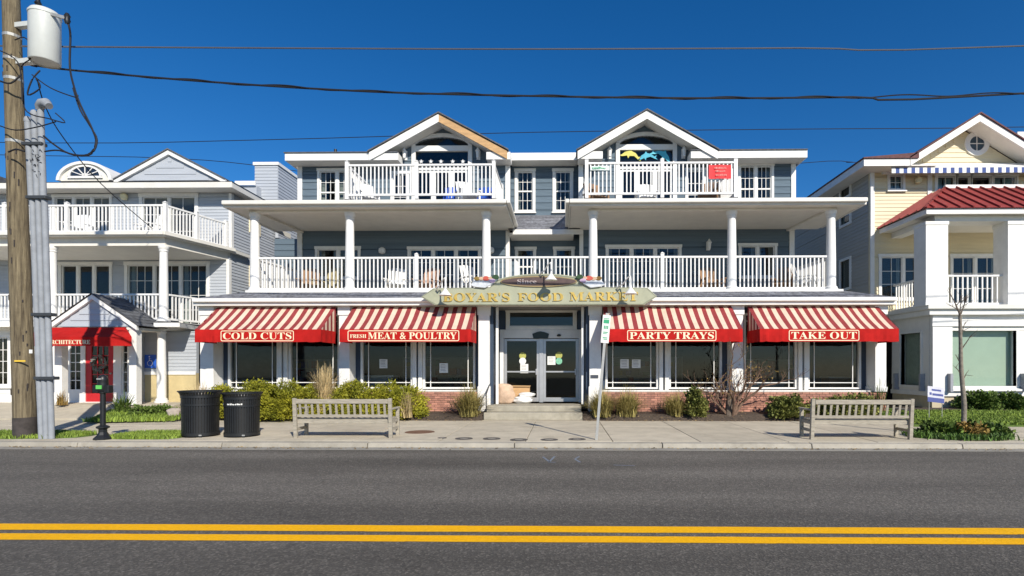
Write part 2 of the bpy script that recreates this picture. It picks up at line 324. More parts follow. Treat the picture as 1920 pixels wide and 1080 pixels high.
def side_wall(parent, xw, sgn, y0, y1, z0, z1, m, expo, holes=(), thick=0.12):
    """wall in the YZ plane facing sgn*X with lapped boards"""
    b = MB()
    for r in cut(y0, y1, z0, z1, holes): b.box(xw, xw - sgn * thick, r[0], r[1], r[2], r[3])
    w = b.build('wall', m, parent); jb = MB(); z = z0
    while z < z1 - 0.01:
        zt = min(z + expo, z1)
        for r in cut(y0, y1, z, zt, holes):
            vs = [(xw + sgn * (0.002 - v[1] * 0.8), r[0] + v[0] * (r[1] - r[0]), r[2] + v[2] * (r[3] - r[2])) for v in _bd.v]
            jb.add(vs, _bd.f)
        z = zt
    tag(jb.build('siding', m, w), kind='stuff'); return w

def window(parent, x0, x1, z0, z1, Y, trim=0.09, cols=0, rows=0, mull=0, hung=False, curtain=0.0, name='window', sill=True, m=None, gl=None, proud=0.045, bot=True, cm=None):
    """x0..z1 = the opening; casing round it, glass set back"""
    m = m or M_white; b = MB()
    b.box(x0 - trim, x0, Y - proud, Y + 0.09, z0 - (trim if bot else 0), z1); b.box(x1, x1 + trim, Y - proud, Y + 0.09, z0 - (trim if bot else 0), z1)
    b.box(x0 - trim - 0.02, x1 + trim + 0.02, Y - proud - 0.012, Y + 0.09, z1, z1 + trim * 1.15)
    if bot: b.box(x0, x1, Y - proud, Y + 0.09, z0 - trim, z0)
    w = b.build(name, m, parent, bevel=0.004)
    if sill and bot: MB().box(x0 - trim - 0.03, x1 + trim + 0.03, Y - proud - 0.05, Y - proud - 0.002, z0 - trim - 0.01, z0 - trim + 0.035).build('sill', m, w)
    n = mull + 1; wd_ = (x1 - x0) / n
    sb = MB()
    for i in range(n):
        a, c = x0 + i * wd_, x0 + (i + 1) * wd_
        if i: sb.box(a - 0.04, a + 0.04, Y - proud * 0.4, Y + 0.07, z0, z1)
        a += 0.04 if i else 0.0; c -= 0.04 if i < n - 1 else 0.0
        f = 0.035
        sb.box(a, a + f, Y + 0.0, Y + 0.055, z0, z1); sb.box(c - f, c, Y + 0.0, Y + 0.055, z0, z1)
        sb.box(a + f, c - f, Y + 0.0, Y + 0.055, z0, z0 + f); sb.box(a + f, c - f, Y + 0.0, Y + 0.055, z1 - f, z1)
        if hung: sb.box(a + f, c - f, Y + 0.0, Y + 0.055, (z0 + z1) / 2 - 0.025, (z0 + z1) / 2 + 0.025)
        MB().box(a + f - 0.005, c - f + 0.005, Y + 0.034, Y + 0.04, z0 + f - 0.005, z1 - f + 0.005).build('pane', gl or M_glass, w)
        mb = MB()
        for k in range(1, cols): xx = a + f + (c - a - 2 * f) * k / cols; mb.box(xx - 0.009, xx + 0.009, Y + 0.018, Y + 0.033, z0 + f, z1 - f)
        for k in range(1, rows): zz = z0 + f + (z1 - z0 - 2 * f) * k / rows; mb.box(a + f, c - f, Y + 0.0175, Y + 0.0325, zz - 0.009, zz + 0.009)
        if mb.v: mb.build('muntin', m, w)
        if curtain:
            cb = MB(); nn = 24; zt = z1 - 0.02; zb = z0 + 0.02
            for side in (0, 1):
                cw = (c - a) * curtain * 0.5; s0 = a + 0.01 if side == 0 else c - cw - 0.01
                P = [(s0 + cw * k / nn, Y + 0.16 + 0.025 * math.sin(k * 1.9 + i)) for k in range(nn + 1)]
                for k in range(nn): cb.quad((P[k][0], P[k][1], zb), (P[k + 1][0], P[k + 1][1], zb), (P[k + 1][0], P[k + 1][1], zt), (P[k][0], P[k][1], zt))
            cb.build('curtain', cm or M_curtain, w)
    sb.build('sash', m, w); return w

BALUSTER = unit_mesh('baluster', MB().box(-0.019, 0.019, -0.019, 0.019, 0, 1), M_vinyl)
def railing(parent, p0, p1, z0, z1, posts=(), separate=True, step=0.128, low=0.09, name='railing', m=None, top=(0.075, 0.06), ph=0.1):
    """vinyl railing from p0 to p1 (XY), floor z0, top z1; posts = fractions"""
    m = m or M_vinyl; a, b = Vector((p0[0], p0[1], 0)), Vector((p1[0], p1[1], 0)); L = (b - a).length; d = (b - a) / L
    mb = MB(); mb.bar(a + Vector((0, 0, z1 - top[1] / 2)), b + Vector((0, 0, z1 - top[1] / 2)), top[0], top[1]); mb.bar(a + Vector((0, 0, z0 + low)), b + Vector((0, 0, z0 + low)), 0.055, 0.07)
    r = mb.build(name, m, parent, bevel=0.006)
    for f in posts:
        c = a + d * L * f; pb = MB(); pb.box(c.x - 0.055, c.x + 0.055, c.y - 0.055, c.y + 0.055, z0, z1 + ph)
        pb.add([(c.x - .07, c.y - .07, z1 + ph), (c.x + .07, c.y - .07, z1 + ph), (c.x + .07, c.y + .07, z1 + ph), (c.x - .07, c.y + .07, z1 + ph), (c.x, c.y, z1 + ph + .06)], [(0, 3, 2, 1), (0, 1, 4), (1, 2, 4), (2, 3, 4), (3, 0, 4)])
        pb.build('post', m, r)
    n = max(2, int(round(L / step))); zb = z0 + low + 0.034; zt = z1 - top[1] - 0.001; jb = MB(); ang = math.atan2(d.y, d.x)
    for i in range(1, n):
        c = a + d * L * i / n
        if any(abs(i / n - f) * L < 0.085 for f in posts): continue
        if separate: inst('baluster', BALUSTER, r, (c.x, c.y, zb), (1, 1, zt - zb), (0, 0, ang))
        else: jb.bar((c.x, c.y, zb), (c.x, c.y, zt), 0.038, 0.038)
    if jb.v: tag(jb.build('balusters', m, r), kind='stuff')
    return r
def round_column(parent, x, y, z0, z1, r=0.145, name='column', m=None):
    mb = MB(); mb.lathe([(r * 1.5, 0), (r * 1.5, 0.06), (r * 1.28, 0.075), (r * 1.3, 0.12), (r * 1.05, 0.15), (r, 0.2), (r * 0.99, (z1 - z0) * 0.4), (r * 0.86, z1 - z0 - 0.2), (r * 1.02, z1 - z0 - 0.18), (r * 1.02, z1 - z0 - 0.15), (r * 0.88, z1 - z0 - 0.14), (r * 1.2, z1 - z0 - 0.07), (r * 1.2, z1 - z0)], x, y, 24, 0, z0)
    return mb.build(name, m or M_vinyl, parent, True)
def shingles(parent, a, b, c, d, n, m, name='roof', lap=0.012):
    """slope: a-b eave edge (left,right), d-c upper edge; n lapped courses"""
    a, b, c, d = map(Vector, (a, b, c, d)); nrm = (b - a).cross(d - a).normalized(); mb = MB(); tabs = max(1, int((b - a).length / 0.32))
    for i in range(n):
        t0, t1 = i / n, (i + 1) / n; l0, l1 = a.lerp(d, t0), a.lerp(d, t1); r0, r1 = b.lerp(c, t0), b.lerp(c, t1); sh = (i % 2) * 0.5
        for k in range(tabs + 1):
            u0, u1 = max(0, (k - sh) / tabs), min(1, (k + 1 - sh) / tabs - 0.012 / tabs)
            if u1 <= u0: continue
            j = nrm * (lap + random.uniform(-0.003, 0.004)); p, q, s_, t_ = l0.lerp(r0, u0) + j, l0.lerp(r0, u1) + j, l1.lerp(r1, u1) + nrm * 0.002, l1.lerp(r1, u0) + nrm * 0.002
            mb.quad(p, q, s_, t_); mb.quad(l0.lerp(r0, u0), l0.lerp(r0, u1), q, p)
    mb.quad(a, b, c, d)
    return mb.build(name, m, parent)
def lantern(parent, x, y, z, s=1.0):
    mb = MB(); mb.box(x - .05 * s, x + .05 * s, y - .03, y, z - .12 * s, z + .12 * s); mb.lathe([(.02, -.16), (.05, -.15), (.075, 0.08), (.1, .09), (.03, .2), (.01, .23)], x, y - .13 * s, 10, 0, z); mb.bar((x, y, z + .1), (x, y - .13 * s, z + .19), .02, .02)
    return mb.build('wall_lantern', M_vinyl, parent, True)

# ================================================================== SETTING
ZS = 0.11                                                        # sidewalk level
struct(MB().box(-400, 400, -60, 600, -0.3, -0.06).build('ground', M_ground))
YK = 11.26
road = struct(MB().box(-120, 120, -6, YK, -0.059, 0.0).build('road', M_asph))
for ya, yb in ((5.47, 5.685), (5.155, 5.35)):
    mb = MB(); n = 240
    for i in range(n):                                           # slightly ragged painted edge
        xa, xb = -60 + i * 0.5, -60 + (i + 1) * 0.5; j = lambda: random.uniform(-.004, .004)
        mb.quad((xa, ya + j(), 0.004), (xb, ya + j(), 0.004), (xb, yb + j(), 0.004), (xa, yb + j(), 0.004))
    mb.build('lane_line', M_yellow, road)
kerb = struct(MB().box(-60, 60, YK + .02, YK + .16, -0.05, ZS - 0.03).build('kerb', M_gap))
xk = -31.5
while xk < 31:
    L_ = 3.05
    MB().add([(xk + .008, YK - .03, 0.0), (xk + L_ - .008, YK - .03, 0.0), (xk + L_ - .008, YK + .17, 0.0), (xk + .008, YK + .17, 0.0), (xk + .008, YK, ZS - .015), (xk + L_ - .008, YK, ZS - .015), (xk + L_ - .008, YK + .17, ZS), (xk + .008, YK + .17, ZS)],
             [(0, 3, 2, 1), (4, 5, 6, 7), (0, 1, 5, 4), (1, 2, 6, 5), (2, 3, 7, 6), (3, 0, 4, 7)]).build('kerb_stone', M_kerb, kerb, bevel=0.012)
    xk += L_
MB().box(-60, 60, YK - .33, YK - .035, -.01, .006).build('gutter_pan', mat('gutter_pan', (0.27, 0.255, 0.22), 0.9, 0.2, 2, 0.3, 80, dirt=0.5), kerb)
walk = struct(MB().box(-60, 60, YK + .17, 15.95, 0.0, ZS - 0.035).build('sidewalk', M_gap))
slab_x = [X(988, 11.9) + 1.83 * k for k in range(-12, 13)]
VERGE = [(-20, X(150, 12.0), 11.62, 12.75), (X(212, 11.9), X(338, 11.9), 11.62, 12.7), (X(1738, 11.9), X(1908, 11.9), 11.62, 12.75)]
for xa in slab_x:
    for ya, yb in ((YK + .185, 12.95), (12.965, 14.4), (14.415, 15.9)):
        dz = random.uniform(-.004, .004); t = random.uniform(-.004, .004)
        MB().hexa([(xa + .008, ya, 0.02), (xa + 1.822, ya, 0.02), (xa + 1.822, yb, 0.02), (xa + .008, yb, 0.02), (xa + .008, ya, ZS + dz), (xa + 1.822, ya, ZS + dz + t), (xa + 1.822, yb, ZS + dz + t), (xa + .008, yb, ZS + dz)]).build('paving_slab', M_conc, walk, bevel=0.008)
# lots behind the sidewalk
struct(MB().box(-60, 60, 15.96, 60, -.05, 0.1).build('lot', M_conc))
def blades(name, n, xr, yr, zf, h, m, label=None, cat=None, parent=None, lean=0.5, w=0.012, shape=None, kind='stuff'):
    v = []; f = []
    i = 0
    while i < n:
        x, y = random.uniform(*xr), random.uniform(*yr)
        if shape and not shape(x, y): 
            if random.random() < 0.985: continue
        z = zf(x, y) if callable(zf) else zf; a = random.uniform(0, 6.28); hh = h * random.uniform(.45, 1.25); l = lean * hh * random.random(); b = random.uniform(0, 6.28)
        dx, dy = math.cos(a) * w, math.sin(a) * w; ex, ey = math.cos(b) * l, math.sin(b) * l; o = len(v)
        v += [(x - dx, y - dy, z - .01), (x + dx, y + dy, z - .01), (x + dx * .7 + ex * .4, y + dy * .7 + ey * .4, z + hh * .6), (x - dx * .7 + ex * .4, y - dy * .7 + ey * .4, z + hh * .6), (x + ex, y + ey, z + hh)]
        f += [(o, o + 1, o + 2, o + 3), (o + 3, o + 2, o + 4)]; i += 1
    mb = MB(); mb.v = v; mb.f = f; mb.m = [0] * len(f); o = mb.build(name, m, parent)
    return tag(o, label, cat, kind=kind) if label else tag(o, kind=kind)
def ell(cx, cy, rx, ry): return lambda x, y: ((x - cx) / rx) ** 2 + ((y - cy) / ry) ** 2 < 1 + 0.25 * math.sin(x * 9) * math.sin(y * 7 + x)
lab = ['short green verge grass around the utility pole foot', 'small green grass patch between parking meter and black bins']
for (xa, xb, ya, yb), lb in zip(VERGE[:2], lab):
    cx, cy, rx, ry = (xa + xb) / 2, (ya + yb) / 2, (xb - xa) / 2, (yb - ya) / 2
    mb = MB(); P = [(cx + rx * 1.02 * math.copysign(abs(math.cos(t)) ** .5, math.cos(t)), cy + ry * math.copysign(abs(math.sin(t)) ** .5, math.sin(t))) for t in [k * math.pi / 12 for k in range(24)]]
    mb.prismz(P, ZS - .02, ZS + .012); struct(mb.build('verge_soil', M_turf))
    blades('verge_grass', 18000 if rx > 2 else 6000, (xa, xb), (ya, yb), ZS + .01, 0.085, M_grass, lb, 'grass', lean=.9, shape=lambda x, y, cx=cx, cy=cy, rx=rx, ry=ry: ((x - cx) / rx) ** 4 + ((y - cy) / ry) ** 4 < 1.05)

# ================================================================== MAIN BUILDING
B = thing('shop_building', 'three storey blue gabled building with white balconies over a food market shopfront', 'building', (-0.6, 17.0, 0))
YP, YW, YD, YC, Y2, Y3 = 17.0, 17.5, 18.3, 17.35, 19.9, 20.0
ZL = 0.5                                                         # shop floor
XL, XR = X(377, YP), X(1660, YP)
# body: side and rear walls, inner floors
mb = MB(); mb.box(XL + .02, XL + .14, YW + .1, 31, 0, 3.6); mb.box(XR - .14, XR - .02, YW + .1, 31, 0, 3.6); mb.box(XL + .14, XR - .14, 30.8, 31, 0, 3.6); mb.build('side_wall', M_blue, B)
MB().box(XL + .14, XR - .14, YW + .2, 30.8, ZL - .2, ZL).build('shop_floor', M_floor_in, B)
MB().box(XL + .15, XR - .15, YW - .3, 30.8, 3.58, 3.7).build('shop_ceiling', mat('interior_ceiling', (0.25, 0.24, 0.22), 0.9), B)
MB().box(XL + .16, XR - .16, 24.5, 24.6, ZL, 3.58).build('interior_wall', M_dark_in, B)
# brick plinth with real bricks
PIL = [(376, 401), (636, 656), (897, 918), (1105, 1127), (1372, 1393), (1640, 1661)]
PX = [(X(a, YP), X(b, YP)) for a, b in PIL]
ZSILL = Z(731, YW - .1)
for (i, j) in ((0, 1), (1, 2), (3, 4), (4, 5)):
    xa, xb = PX[i][0] + (0 if i else 0), PX[j][1]
    if i == 1 or i == 4: xa = PX[i][0] + .175
    if j == 1 or j == 4: xb = PX[j][1] - .18
    w = MB().box(xa + .006, xb - .006, YP + .02, YP + .38, 0.1, ZSILL - .04).build('brick_base', M_mortar, B)
    bb = MB(); z = 0.16; r = 0
    while z + .057 < ZSILL - .04:
        x = xa - (.1 if r % 2 else 0)
        while x < xb:
            x0_, x1_ = max(x, xa), min(x + .19, xb); d = random.uniform(-.004, .004)
            if x1_ - x0_ > .03: bb.box(x0_, x1_, YP - .005 + d, YP + .06, z, z + .057)
            x += .202
        z += .068; r += 1
    tag(bb.build('bricks', M_brick, w), kind='stuff')
# pillars
for k, (a, b) in enumerate(PX):
    mb = MB(); mb.box(a, b, YP - .03, YW + .08, ZSILL - .035 if k not in (2, 3) else .3, 3.6); mb.box(a - .03, b + .03, YP - .06, YW + .085, 3.3, 3.6)
    mb.box(a - .025, b + .025, YP - .055, YW + .082, ZSILL - .036 if k not in (2, 3) else .3, ZSILL + .12); mb.build('pillar', M_white, B, bevel=0.012)
# shop windows, two per bay
def shop_window(x0, x1):
    z0, z1 = ZSILL + .03, 3.4; b = MB(); Yg = YW
    b.box(x0, x0 + .07, Yg - .06, Yg + .08, z0, z1); b.box(x1 - .07, x1, Yg - .06, Yg + .08, z0, z1); b.box(x0 + .07, x1 - .07, Yg - .06, Yg + .08, z0, z0 + .05); b.box(x0 + .07, x1 - .07, Yg - .06, Yg + .08, z1 - .07, z1)
    w = b.build('shop_window', M_white, B, bevel=0.006)
    MB().box(x0 + .065, x1 - .065, Yg + .02, Yg + .028, z0 + .045, z1 - .065).build('pane', M_glass_sf, w)
    m2 = MB()
    for xx in (x0 + .24, x1 - .24): m2.box(xx - .012, xx + .012, Yg - .002, Yg + .0195, z0 + .05, z1 - .07)
    for zz in (z0 + .2, z1 - .25): m2.box(x0 + .07, x1 - .07, Yg - .0015, Yg + .019, zz - .012, zz + .012)
    m2.build('muntin', M_white, w)
SHOPWIN = []
for (i, j) in ((0, 1), (1, 2), (3, 4), (4, 5)):
    a, b = PX[i][1], PX[j][0]; c = (a + b) / 2
    for s0, s1 in ((a + .17, c - .16), (c + .16, b - .17)): shop_window(s0, s1); SHOPWIN.append((s0, s1))
    for s0, s1 in ((c - .15, c + .15),):
        mb = MB(); mb.box(s0, s0 + .12, YW - .14, YW + .1, ZSILL, 3.58); mb.box(s1 - .12, s1, YW - .14, YW + .1, ZSILL, 3.58); mb.build('mullion_post', M_white, B, bevel=0.008); MB().box(s0 + .121, s1 - .121, YW - .05, YW + .1, ZSILL, 3.58).build('navy_strip', M_navy, B)
    MB().box(a, a + .165, YW - .02, YW + .1, ZSILL, 3.58).build('navy_strip', M_navy, B); MB().box(b - .165, b, YW - .02, YW + .1, ZSILL, 3.58).build('navy_strip', M_navy, B)
    MB().box(a + .001, b - .001, YP + .06, YW + .09, ZSILL - .038, ZSILL - .002).build('sill', M_white, B, bevel=0.008)
    MB().box(a + .166, b - .166, YW - .02, YW + .1, 3.402, 3.58).build('window_header', M_navy, B)
# entrance recess
da, db = PX[2][1], PX[3][0]
dl, dr = X(944, YD), X(1086, YD)
mb = MB(); mb.box(da + .0, da + .10, YP + .1, YD + .1, ZL, 3.58); mb.box(db - .10, db, YP + .1, YD + .1, ZL, 3.58); mb.build('recess_wall', M_navy, B)
for xx in (da + .16, db - .24): MB().box(xx, xx + .085, YP + .25, YP + .36, ZL, 3.58).build('downpipe', M_white, B, bevel=.01)
mb = MB(); mb.box(da + .1, dl - .12, YD, YD + .1, ZL, 3.58); mb.box(dr + .12, db - .1, YD, YD + .1, ZL, 3.58); mb.build('navy_panel', M_navy, B)
zh0, zh1 = Z(634, YD), Z(618, YD)
mb = MB(); mb.box(dl - .119, dl, YD - .06, YD + .1, ZL, zh1); mb.box(dr, dr + .119, YD - .06, YD + .1, ZL, zh1); mb.box(dl, dr, YD - .06, YD + .1, zh0, zh1); mb.build('door_surround', M_white, B, bevel=.008)
window(B, X(954, YD), X(1076, YD), zh1 + .1, Z(584, YD), YD, trim=.1, sill=False, name='transom_window')
xa_, xb_ = X(954, YD) - .12, X(1076, YD) + .12
mb = MB(); mb.box(dl - .12, xa_, YD, YD + .1, zh1, 3.58); mb.box(xb_, dr + .12, YD, YD + .1, zh1, 3.58); mb.box(xa_, xb_, YD, YD + .1, Z(584, YD) + .115, 3.58); mb.build('navy_panel', M_navy, B)
mb = MB(); c = X(1014, YD); mb.prism([(c - .24, zh0 - .02), (c + .24, zh0 - .02), (c + .28, zh0 + .14), (c + .12, zh0 + .2), (c, zh0 + .22), (c - .12, zh0 + .2), (c - .28, zh0 + .14)], YD - .1, YD - .061); mb.build('door_ornament', mat('ornament_green', (0.03, 0.05, 0.05), .6), B)
MB().lathe([(.02, 0), (.07, .01), (.07, .05), (.03, .08)], X(1048, YD), YD - .1, 12, 0, zh0 + .05).build('camera_dome', M_black, B, True)
dm = (dl + dr) / 2
for a, b, hx in ((dl + .03, dm - .07, dm - .16), (dm + .07, dr - .03, dr - .12)):
    mb = MB(); t = .085
    for q in ((a, a + t, ZL + .02, zh0 - .02), (b - t, b, ZL + .02, zh0 - .02), (a + t, b - t, zh0 - .1, zh0 - .02), (a + t, b - t, ZL + .02, ZL + .16), (a + t, b - t, ZL + 1.0, ZL + 1.05)): mb.box(q[0], q[1], YD, YD + .045, q[2], q[3])
    d_ = mb.build('door', M_alu, B, bevel=.004); MB().box(a + t - .004, b - t + .004, YD + .018, YD + .026, ZL + .155, zh0 - .095).build('pane', M_glass_sf, d_)
    MB().box(hx - .03, hx + .03, YD - .06, YD - .002, ZL + .92, ZL + 1.12).build('handle', M_alu, d_, bevel=.01)
for q0, q1 in ((dm - .068, dm + .068), (dl, dl + .028), (dr - .028, dr)): MB().box(q0, q1, YD - .03, YD + .05, ZL, zh0).build('door_jamb', M_alu, B)
# steps
sa, sb_ = X(907, 16.2), X(1092, 16.2)
MB().box(sa, sb_, 16.15, 18.32, .1, .325).build('step', M_step, B, bevel=.02)
MB().box(sa + .02, sb_ - .02, 16.62, 18.34, .32, ZL).build('step', M_step, B, bevel=.02)
# skirt roof and fascia over the shopfront
YE = 16.75; ze0, ze1 = Z(572, YE), Z(559, YE); ea, eb = X(362, YE), X(1680, YE)
mb = MB(); mb.box(ea, eb, YE, YE + .04, ze0, ze1); mb.box(ea, ea + .04, YE + .04, 30, ze0, ze1); mb.box(eb - .04, eb, YE + .04, 30, ze0, ze1); mb.build('fascia', M_white, B, bevel=.006)
mb = MB(); mb.box(ea + .02, eb - .02, YE - .1, YE - .002, ze1 - .11, ze1 + .005); mb.build('gutter', M_white, B, bevel=.02)
MB().box(ea + .04, eb - .04, YE + .04, YP + .3, ze0 + .0, ze0 + .03).build('soffit', M_soffit, B)
ca, cb_ = X(470, YC), X(1572, YC)                                # porch floor ends
ZF2 = Z(546, YC - .12)
shingles(B, (ea, YE - .02, ze1), (eb, YE - .02, ze1), (cb_ + .05, YC - .2, ZF2 - .02), (ca - .05, YC - .2, ZF2 - .02), 4, M_shingle, 'skirt_roof')
shingles(B, (ea, 30, ze1), (ea, YE - .02, ze1), (ca - .05, YC - .2, ZF2 - .02), (ca - .05, 30, ZF2 - .02), 4, M_shingle, 'skirt_roof')
shingles(B, (eb, YE - .02, ze1), (eb, 30, ze1), (cb_ + .05, 30, ZF2 - .02), (cb_ + .05, YC - .2, ZF2 - .02), 4, M_shingle, 'skirt_roof')
MB().box(ca, cb_, YC - .2, 30, ZF2 - .25, ZF2).build('porch_floor', mat('porch_deck', (0.45, 0.44, 0.42), .6, .1), B)
MB().box(ca - .04, cb_ + .04, YC - .24, YC - .201, ZF2 - .1, ZF2 + .03).build('floor_trim', M_white, B, bevel=.006)
# second-floor porches: columns, railings, roofs
ZSO = Z(398, YC); YR = 16.85; zr0, zr1 = Z(386, YR), Z(375, YR)
cols = [X(p, YC) for p in (478, 656, 912, 1112, 1372, 1558)]
for cx in cols: round_column(B, cx, YC, ZF2, ZSO - .0)
zrt = Z(481, YC)
for i, j, posts in ((0, 1, ()), (1, 2, (0.49,)), (3, 4, (0.5,)), (4, 5, ())):
    railing(B, (cols[i] + .13, YC), (cols[j] - .13, YC), ZF2, zrt, posts, True, ph=.08)
railing(B, (cols[2] + .13, YC), (cols[3] - .13, YC), ZF2, zrt, (), True)
railing(B, (cols[0], YC + .13), (cols[0] + .25, Y2), ZF2, zrt, (), False); railing(B, (cols[5], YC + .13), (cols[5] - .25, Y2), ZF2, zrt, (), False)
pla, plb, pra, prb = X(418, YR), X(950, YR), X(1067, YR), X(1625, YR)
for (a, b, lft) in ((pla, plb, 1), (pra, prb, 0)):
    MB().box(a + .06, b - .06, YR + .06, Y2 + .02, zr0 + .02, zr0 + .09).build('porch_soffit', M_soffit, B)
    mb = MB(); c0, c1 = (cols[0], cols[2]) if lft else (cols[3], cols[5])
    mb.box(c0 - .12, c1 + .12, YC - .13, YC + .13, ZSO, zr0 + .019); oc = c0 if lft else c1; oi = oc + (.25 if lft else -.25)
    mb.hexa([(oc - .12, YC + .131, ZSO), (oc + .12, YC + .131, ZSO), (oi + .12, Y2, ZSO), (oi - .12, Y2, ZSO), (oc - .12, YC + .131, zr0 + .018), (oc + .12, YC + .131, zr0 + .018), (oi + .12, Y2, zr0 + .018), (oi - .12, Y2, zr0 + .018)])
    mb.build('porch_beam', M_soffit, B, bevel=.01)
    mb = MB(); mb.box(a, b, YR, YR + .05, zr0, zr1); mb.box(a, a + .05, YR + .05, 21, zr0, zr1); mb.box(b - .05, b, YR + .05, Y2 - .2, zr0, zr1); mb.build('porch_fascia', M_gutter, B, bevel=.006)
    mb = MB(); mb.box(a + .01, b - .01, YR - .11, YR - .002, zr1 - .12, zr1 + .01); mb.box((b + .002) if lft else (a - .112), (b + .112) if lft else (a - .002), YR - .11, Y2 - .2, zr1 - .12, zr1 + .01); mb.build('porch_gutter', M_gutter, B, bevel=.025)
    mb = MB(); i0, i1 = a + .05, b - .05; mb.add([(i0, YR + .05, zr1 - .02), (i1, YR + .05, zr1 - .02), (i1, 17.5, 6.98), (i0, 17.5, 6.98), (i1, Y3 + .1, 7.0), (i0, Y3 + .1, 7.0), (i0, YR + .05, zr0 + .1), (i1, YR + .05, zr0 + .1), (i1, Y3 + .1, zr0 + .1), (i0, Y3 + .1, zr0 + .1)],
        [(0, 1, 2, 3), (3, 2, 4, 5), (6, 9, 8, 7), (0, 6, 7, 1), (1, 7, 8, 4, 2), (0, 3, 5, 9, 6), (5, 4, 8, 9)]); mb.build('porch_roof', M_shingle, B)
# second-floor walls
wl, wr = X(563, Y2), X(1484, Y2); mlx, mrx = X(952, Y2), X(1090, Y2); YM = 20.6
def o2(p0, p1, y0, Y, z0): return (X(p0, Y), X(p1, Y), z0, Z(y0, Y))
H2L = [o2(596, 672, 466, Y2, ZF2 + .9), o2(769, 898, 467, Y2, ZF2 + .06)]
H2R = [o2(1140, 1273, 465, Y2, ZF2 + .06), o2(1389, 1452, 463, Y2, ZF2 + .9)]
front_wall(B, wl, mlx, ZF2, zr0 + .02, Y2, H2L, M_blue, .24, True)
front_wall(B, mrx, wr, ZF2, zr0 + .02, Y2, H2R, M_blue, .24, True)
ZC = Z(441, YM)
H2C = [(X(970, YM), X(1001, YM), ZF2 + .75, Z(468, YM)), (X(1042, YM), X(1073, YM), ZF2 + .75, Z(468, YM))]
front_wall(B, mlx, mrx, ZF2, ZC, YM, H2C, M_blue, .24, True)
side_wall(B, mlx, 1, Y2 + .125, YM, ZF2, zr0, M_blue, .24); side_wall(B, mrx, -1, Y2 + .125, YM, ZF2, zr0, M_blue, .24)
for xx in (mlx, mrx): MB().box(xx - .07, xx + .07, Y2 - .05, Y2 + .13, ZF2, zr0).build('corner_board', M_white, B, bevel=.006)
for xx in (wl, wr): MB().box(xx - .09, xx + .09, Y2 - .06, Y2 + .14, ZF2, zr0 + .01).build('corner_board', M_white, B, bevel=.006)
window(B, *H2L[0], Y2, mull=1, cols=0, curtain=.5); window(B, *H2L[1], Y2, mull=2, cols=2, rows=4, bot=False, sill=False, name='patio_door', curtain=.2)
window(B, *H2R[0], Y2, mull=2, cols=2, rows=4, bot=False, sill=False, name='patio_door', curtain=.35); window(B, *H2R[1], Y2, mull=1, curtain=.5)
for h in H2C: window(B, *h, YM, hung=True, curtain=.4)
MB().lathe([(.03, -.12), (.11, -.08), (.13, 0), (.11, .08), (.03, .12)], X(718, Y2), Y2 - .1, 14, 0, Z(470, Y2)).build('wall_lantern', M_vinyl, B, True)
MB().lathe([(.03, -.12), (.11, -.08), (.13, 0), (.11, .08), (.03, .12)], X(921, Y2), Y2 - .1, 14, 0, Z(470, Y2)).build('wall_lantern', M_vinyl, B, True)
lantern(B, X(1327, Y2), Y2 - .03, Z(463, Y2), 1.3)
# side, rear and inner walls of the upper floors
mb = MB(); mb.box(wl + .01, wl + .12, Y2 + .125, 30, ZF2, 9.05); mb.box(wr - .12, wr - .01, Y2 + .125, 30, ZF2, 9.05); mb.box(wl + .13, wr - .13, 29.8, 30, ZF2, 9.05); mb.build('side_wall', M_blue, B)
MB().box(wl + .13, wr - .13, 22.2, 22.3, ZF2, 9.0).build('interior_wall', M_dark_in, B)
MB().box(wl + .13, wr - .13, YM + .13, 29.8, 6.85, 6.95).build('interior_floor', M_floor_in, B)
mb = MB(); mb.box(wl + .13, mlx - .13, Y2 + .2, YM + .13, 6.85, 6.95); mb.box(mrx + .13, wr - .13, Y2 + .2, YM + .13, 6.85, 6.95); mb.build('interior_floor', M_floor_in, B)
front_wall(B, X(515, 22.2), wl, ZF2, 6.95, 22.2, [], M_blue, .24, True)
# pent roof in the middle
pz0, pz1 = Z(431, 19.6), Z(404, YM)
shingles(B, (mlx + .05, 19.6, pz0), (mrx - .05, 19.6, pz0), (mrx - .05, YM - .03, pz1), (mlx + .05, YM - .03, pz1), 5, M_shingle, 'pent_roof')
MB().box(plb - .06, mrx + .05, 19.56, 19.6, pz0 - .17, pz0 + .01).build('fascia', M_white, B, bevel=.006)
MB().box(plb - .2, pra + .2, 19.601, YM, pz0 - .16, pz0 - .1).build('soffit', M_soffit, B)
# third floor
ZE0, ZE1 = Z(299, 19.4), Z(285, 19.4); ZF3 = 7.0
w3l, w3r = X(563, Y3), X(1487, Y3); c3l, c3r = X(952, Y3), X(1089, Y3)
GL = dict(xc=X(823, 19.35), za=Z(212, 19.35), xl=X(693, 19.35), xr=X(951, 19.35), ez=ZE1)
GR = dict(xc=X(1213, 19.35), za=Z(209, 19.35), xl=X(1083, 19.35), xr=X(1345, 19.35), ez=ZE1)
def arch_open(p0, p1, Y): return X(p0, Y), X(p1, Y)
AL, AR = arch_open(780, 878, Y3), arch_open(1162, 1261, Y3)
ZSP, ZAP, ZTB = Z(270, Y3), Z(257, Y3), Z(283, Y3)
H3L = [(X(600, Y3), X(664, Y3), ZF3 + .35, Z(319, Y3)), (X(737, Y3), X(763, Y3), ZF3 + .1, Z(325, Y3)), (AL[0], AL[1], ZF3 + .05, ZE1 + .05)]
H3R = [(AR[0], AR[1], ZF3 + .05, ZE1 + .05), (X(1388, Y3), X(1446, Y3), ZF3 + .35, Z(314, Y3)), (X(1289, Y3), X(1318, Y3), ZF3 + .1, Z(322, Y3))]
front_wall(B, w3l, c3l, ZF3, ZE1 + .03, Y3, H3L, M_blue, .25, True)
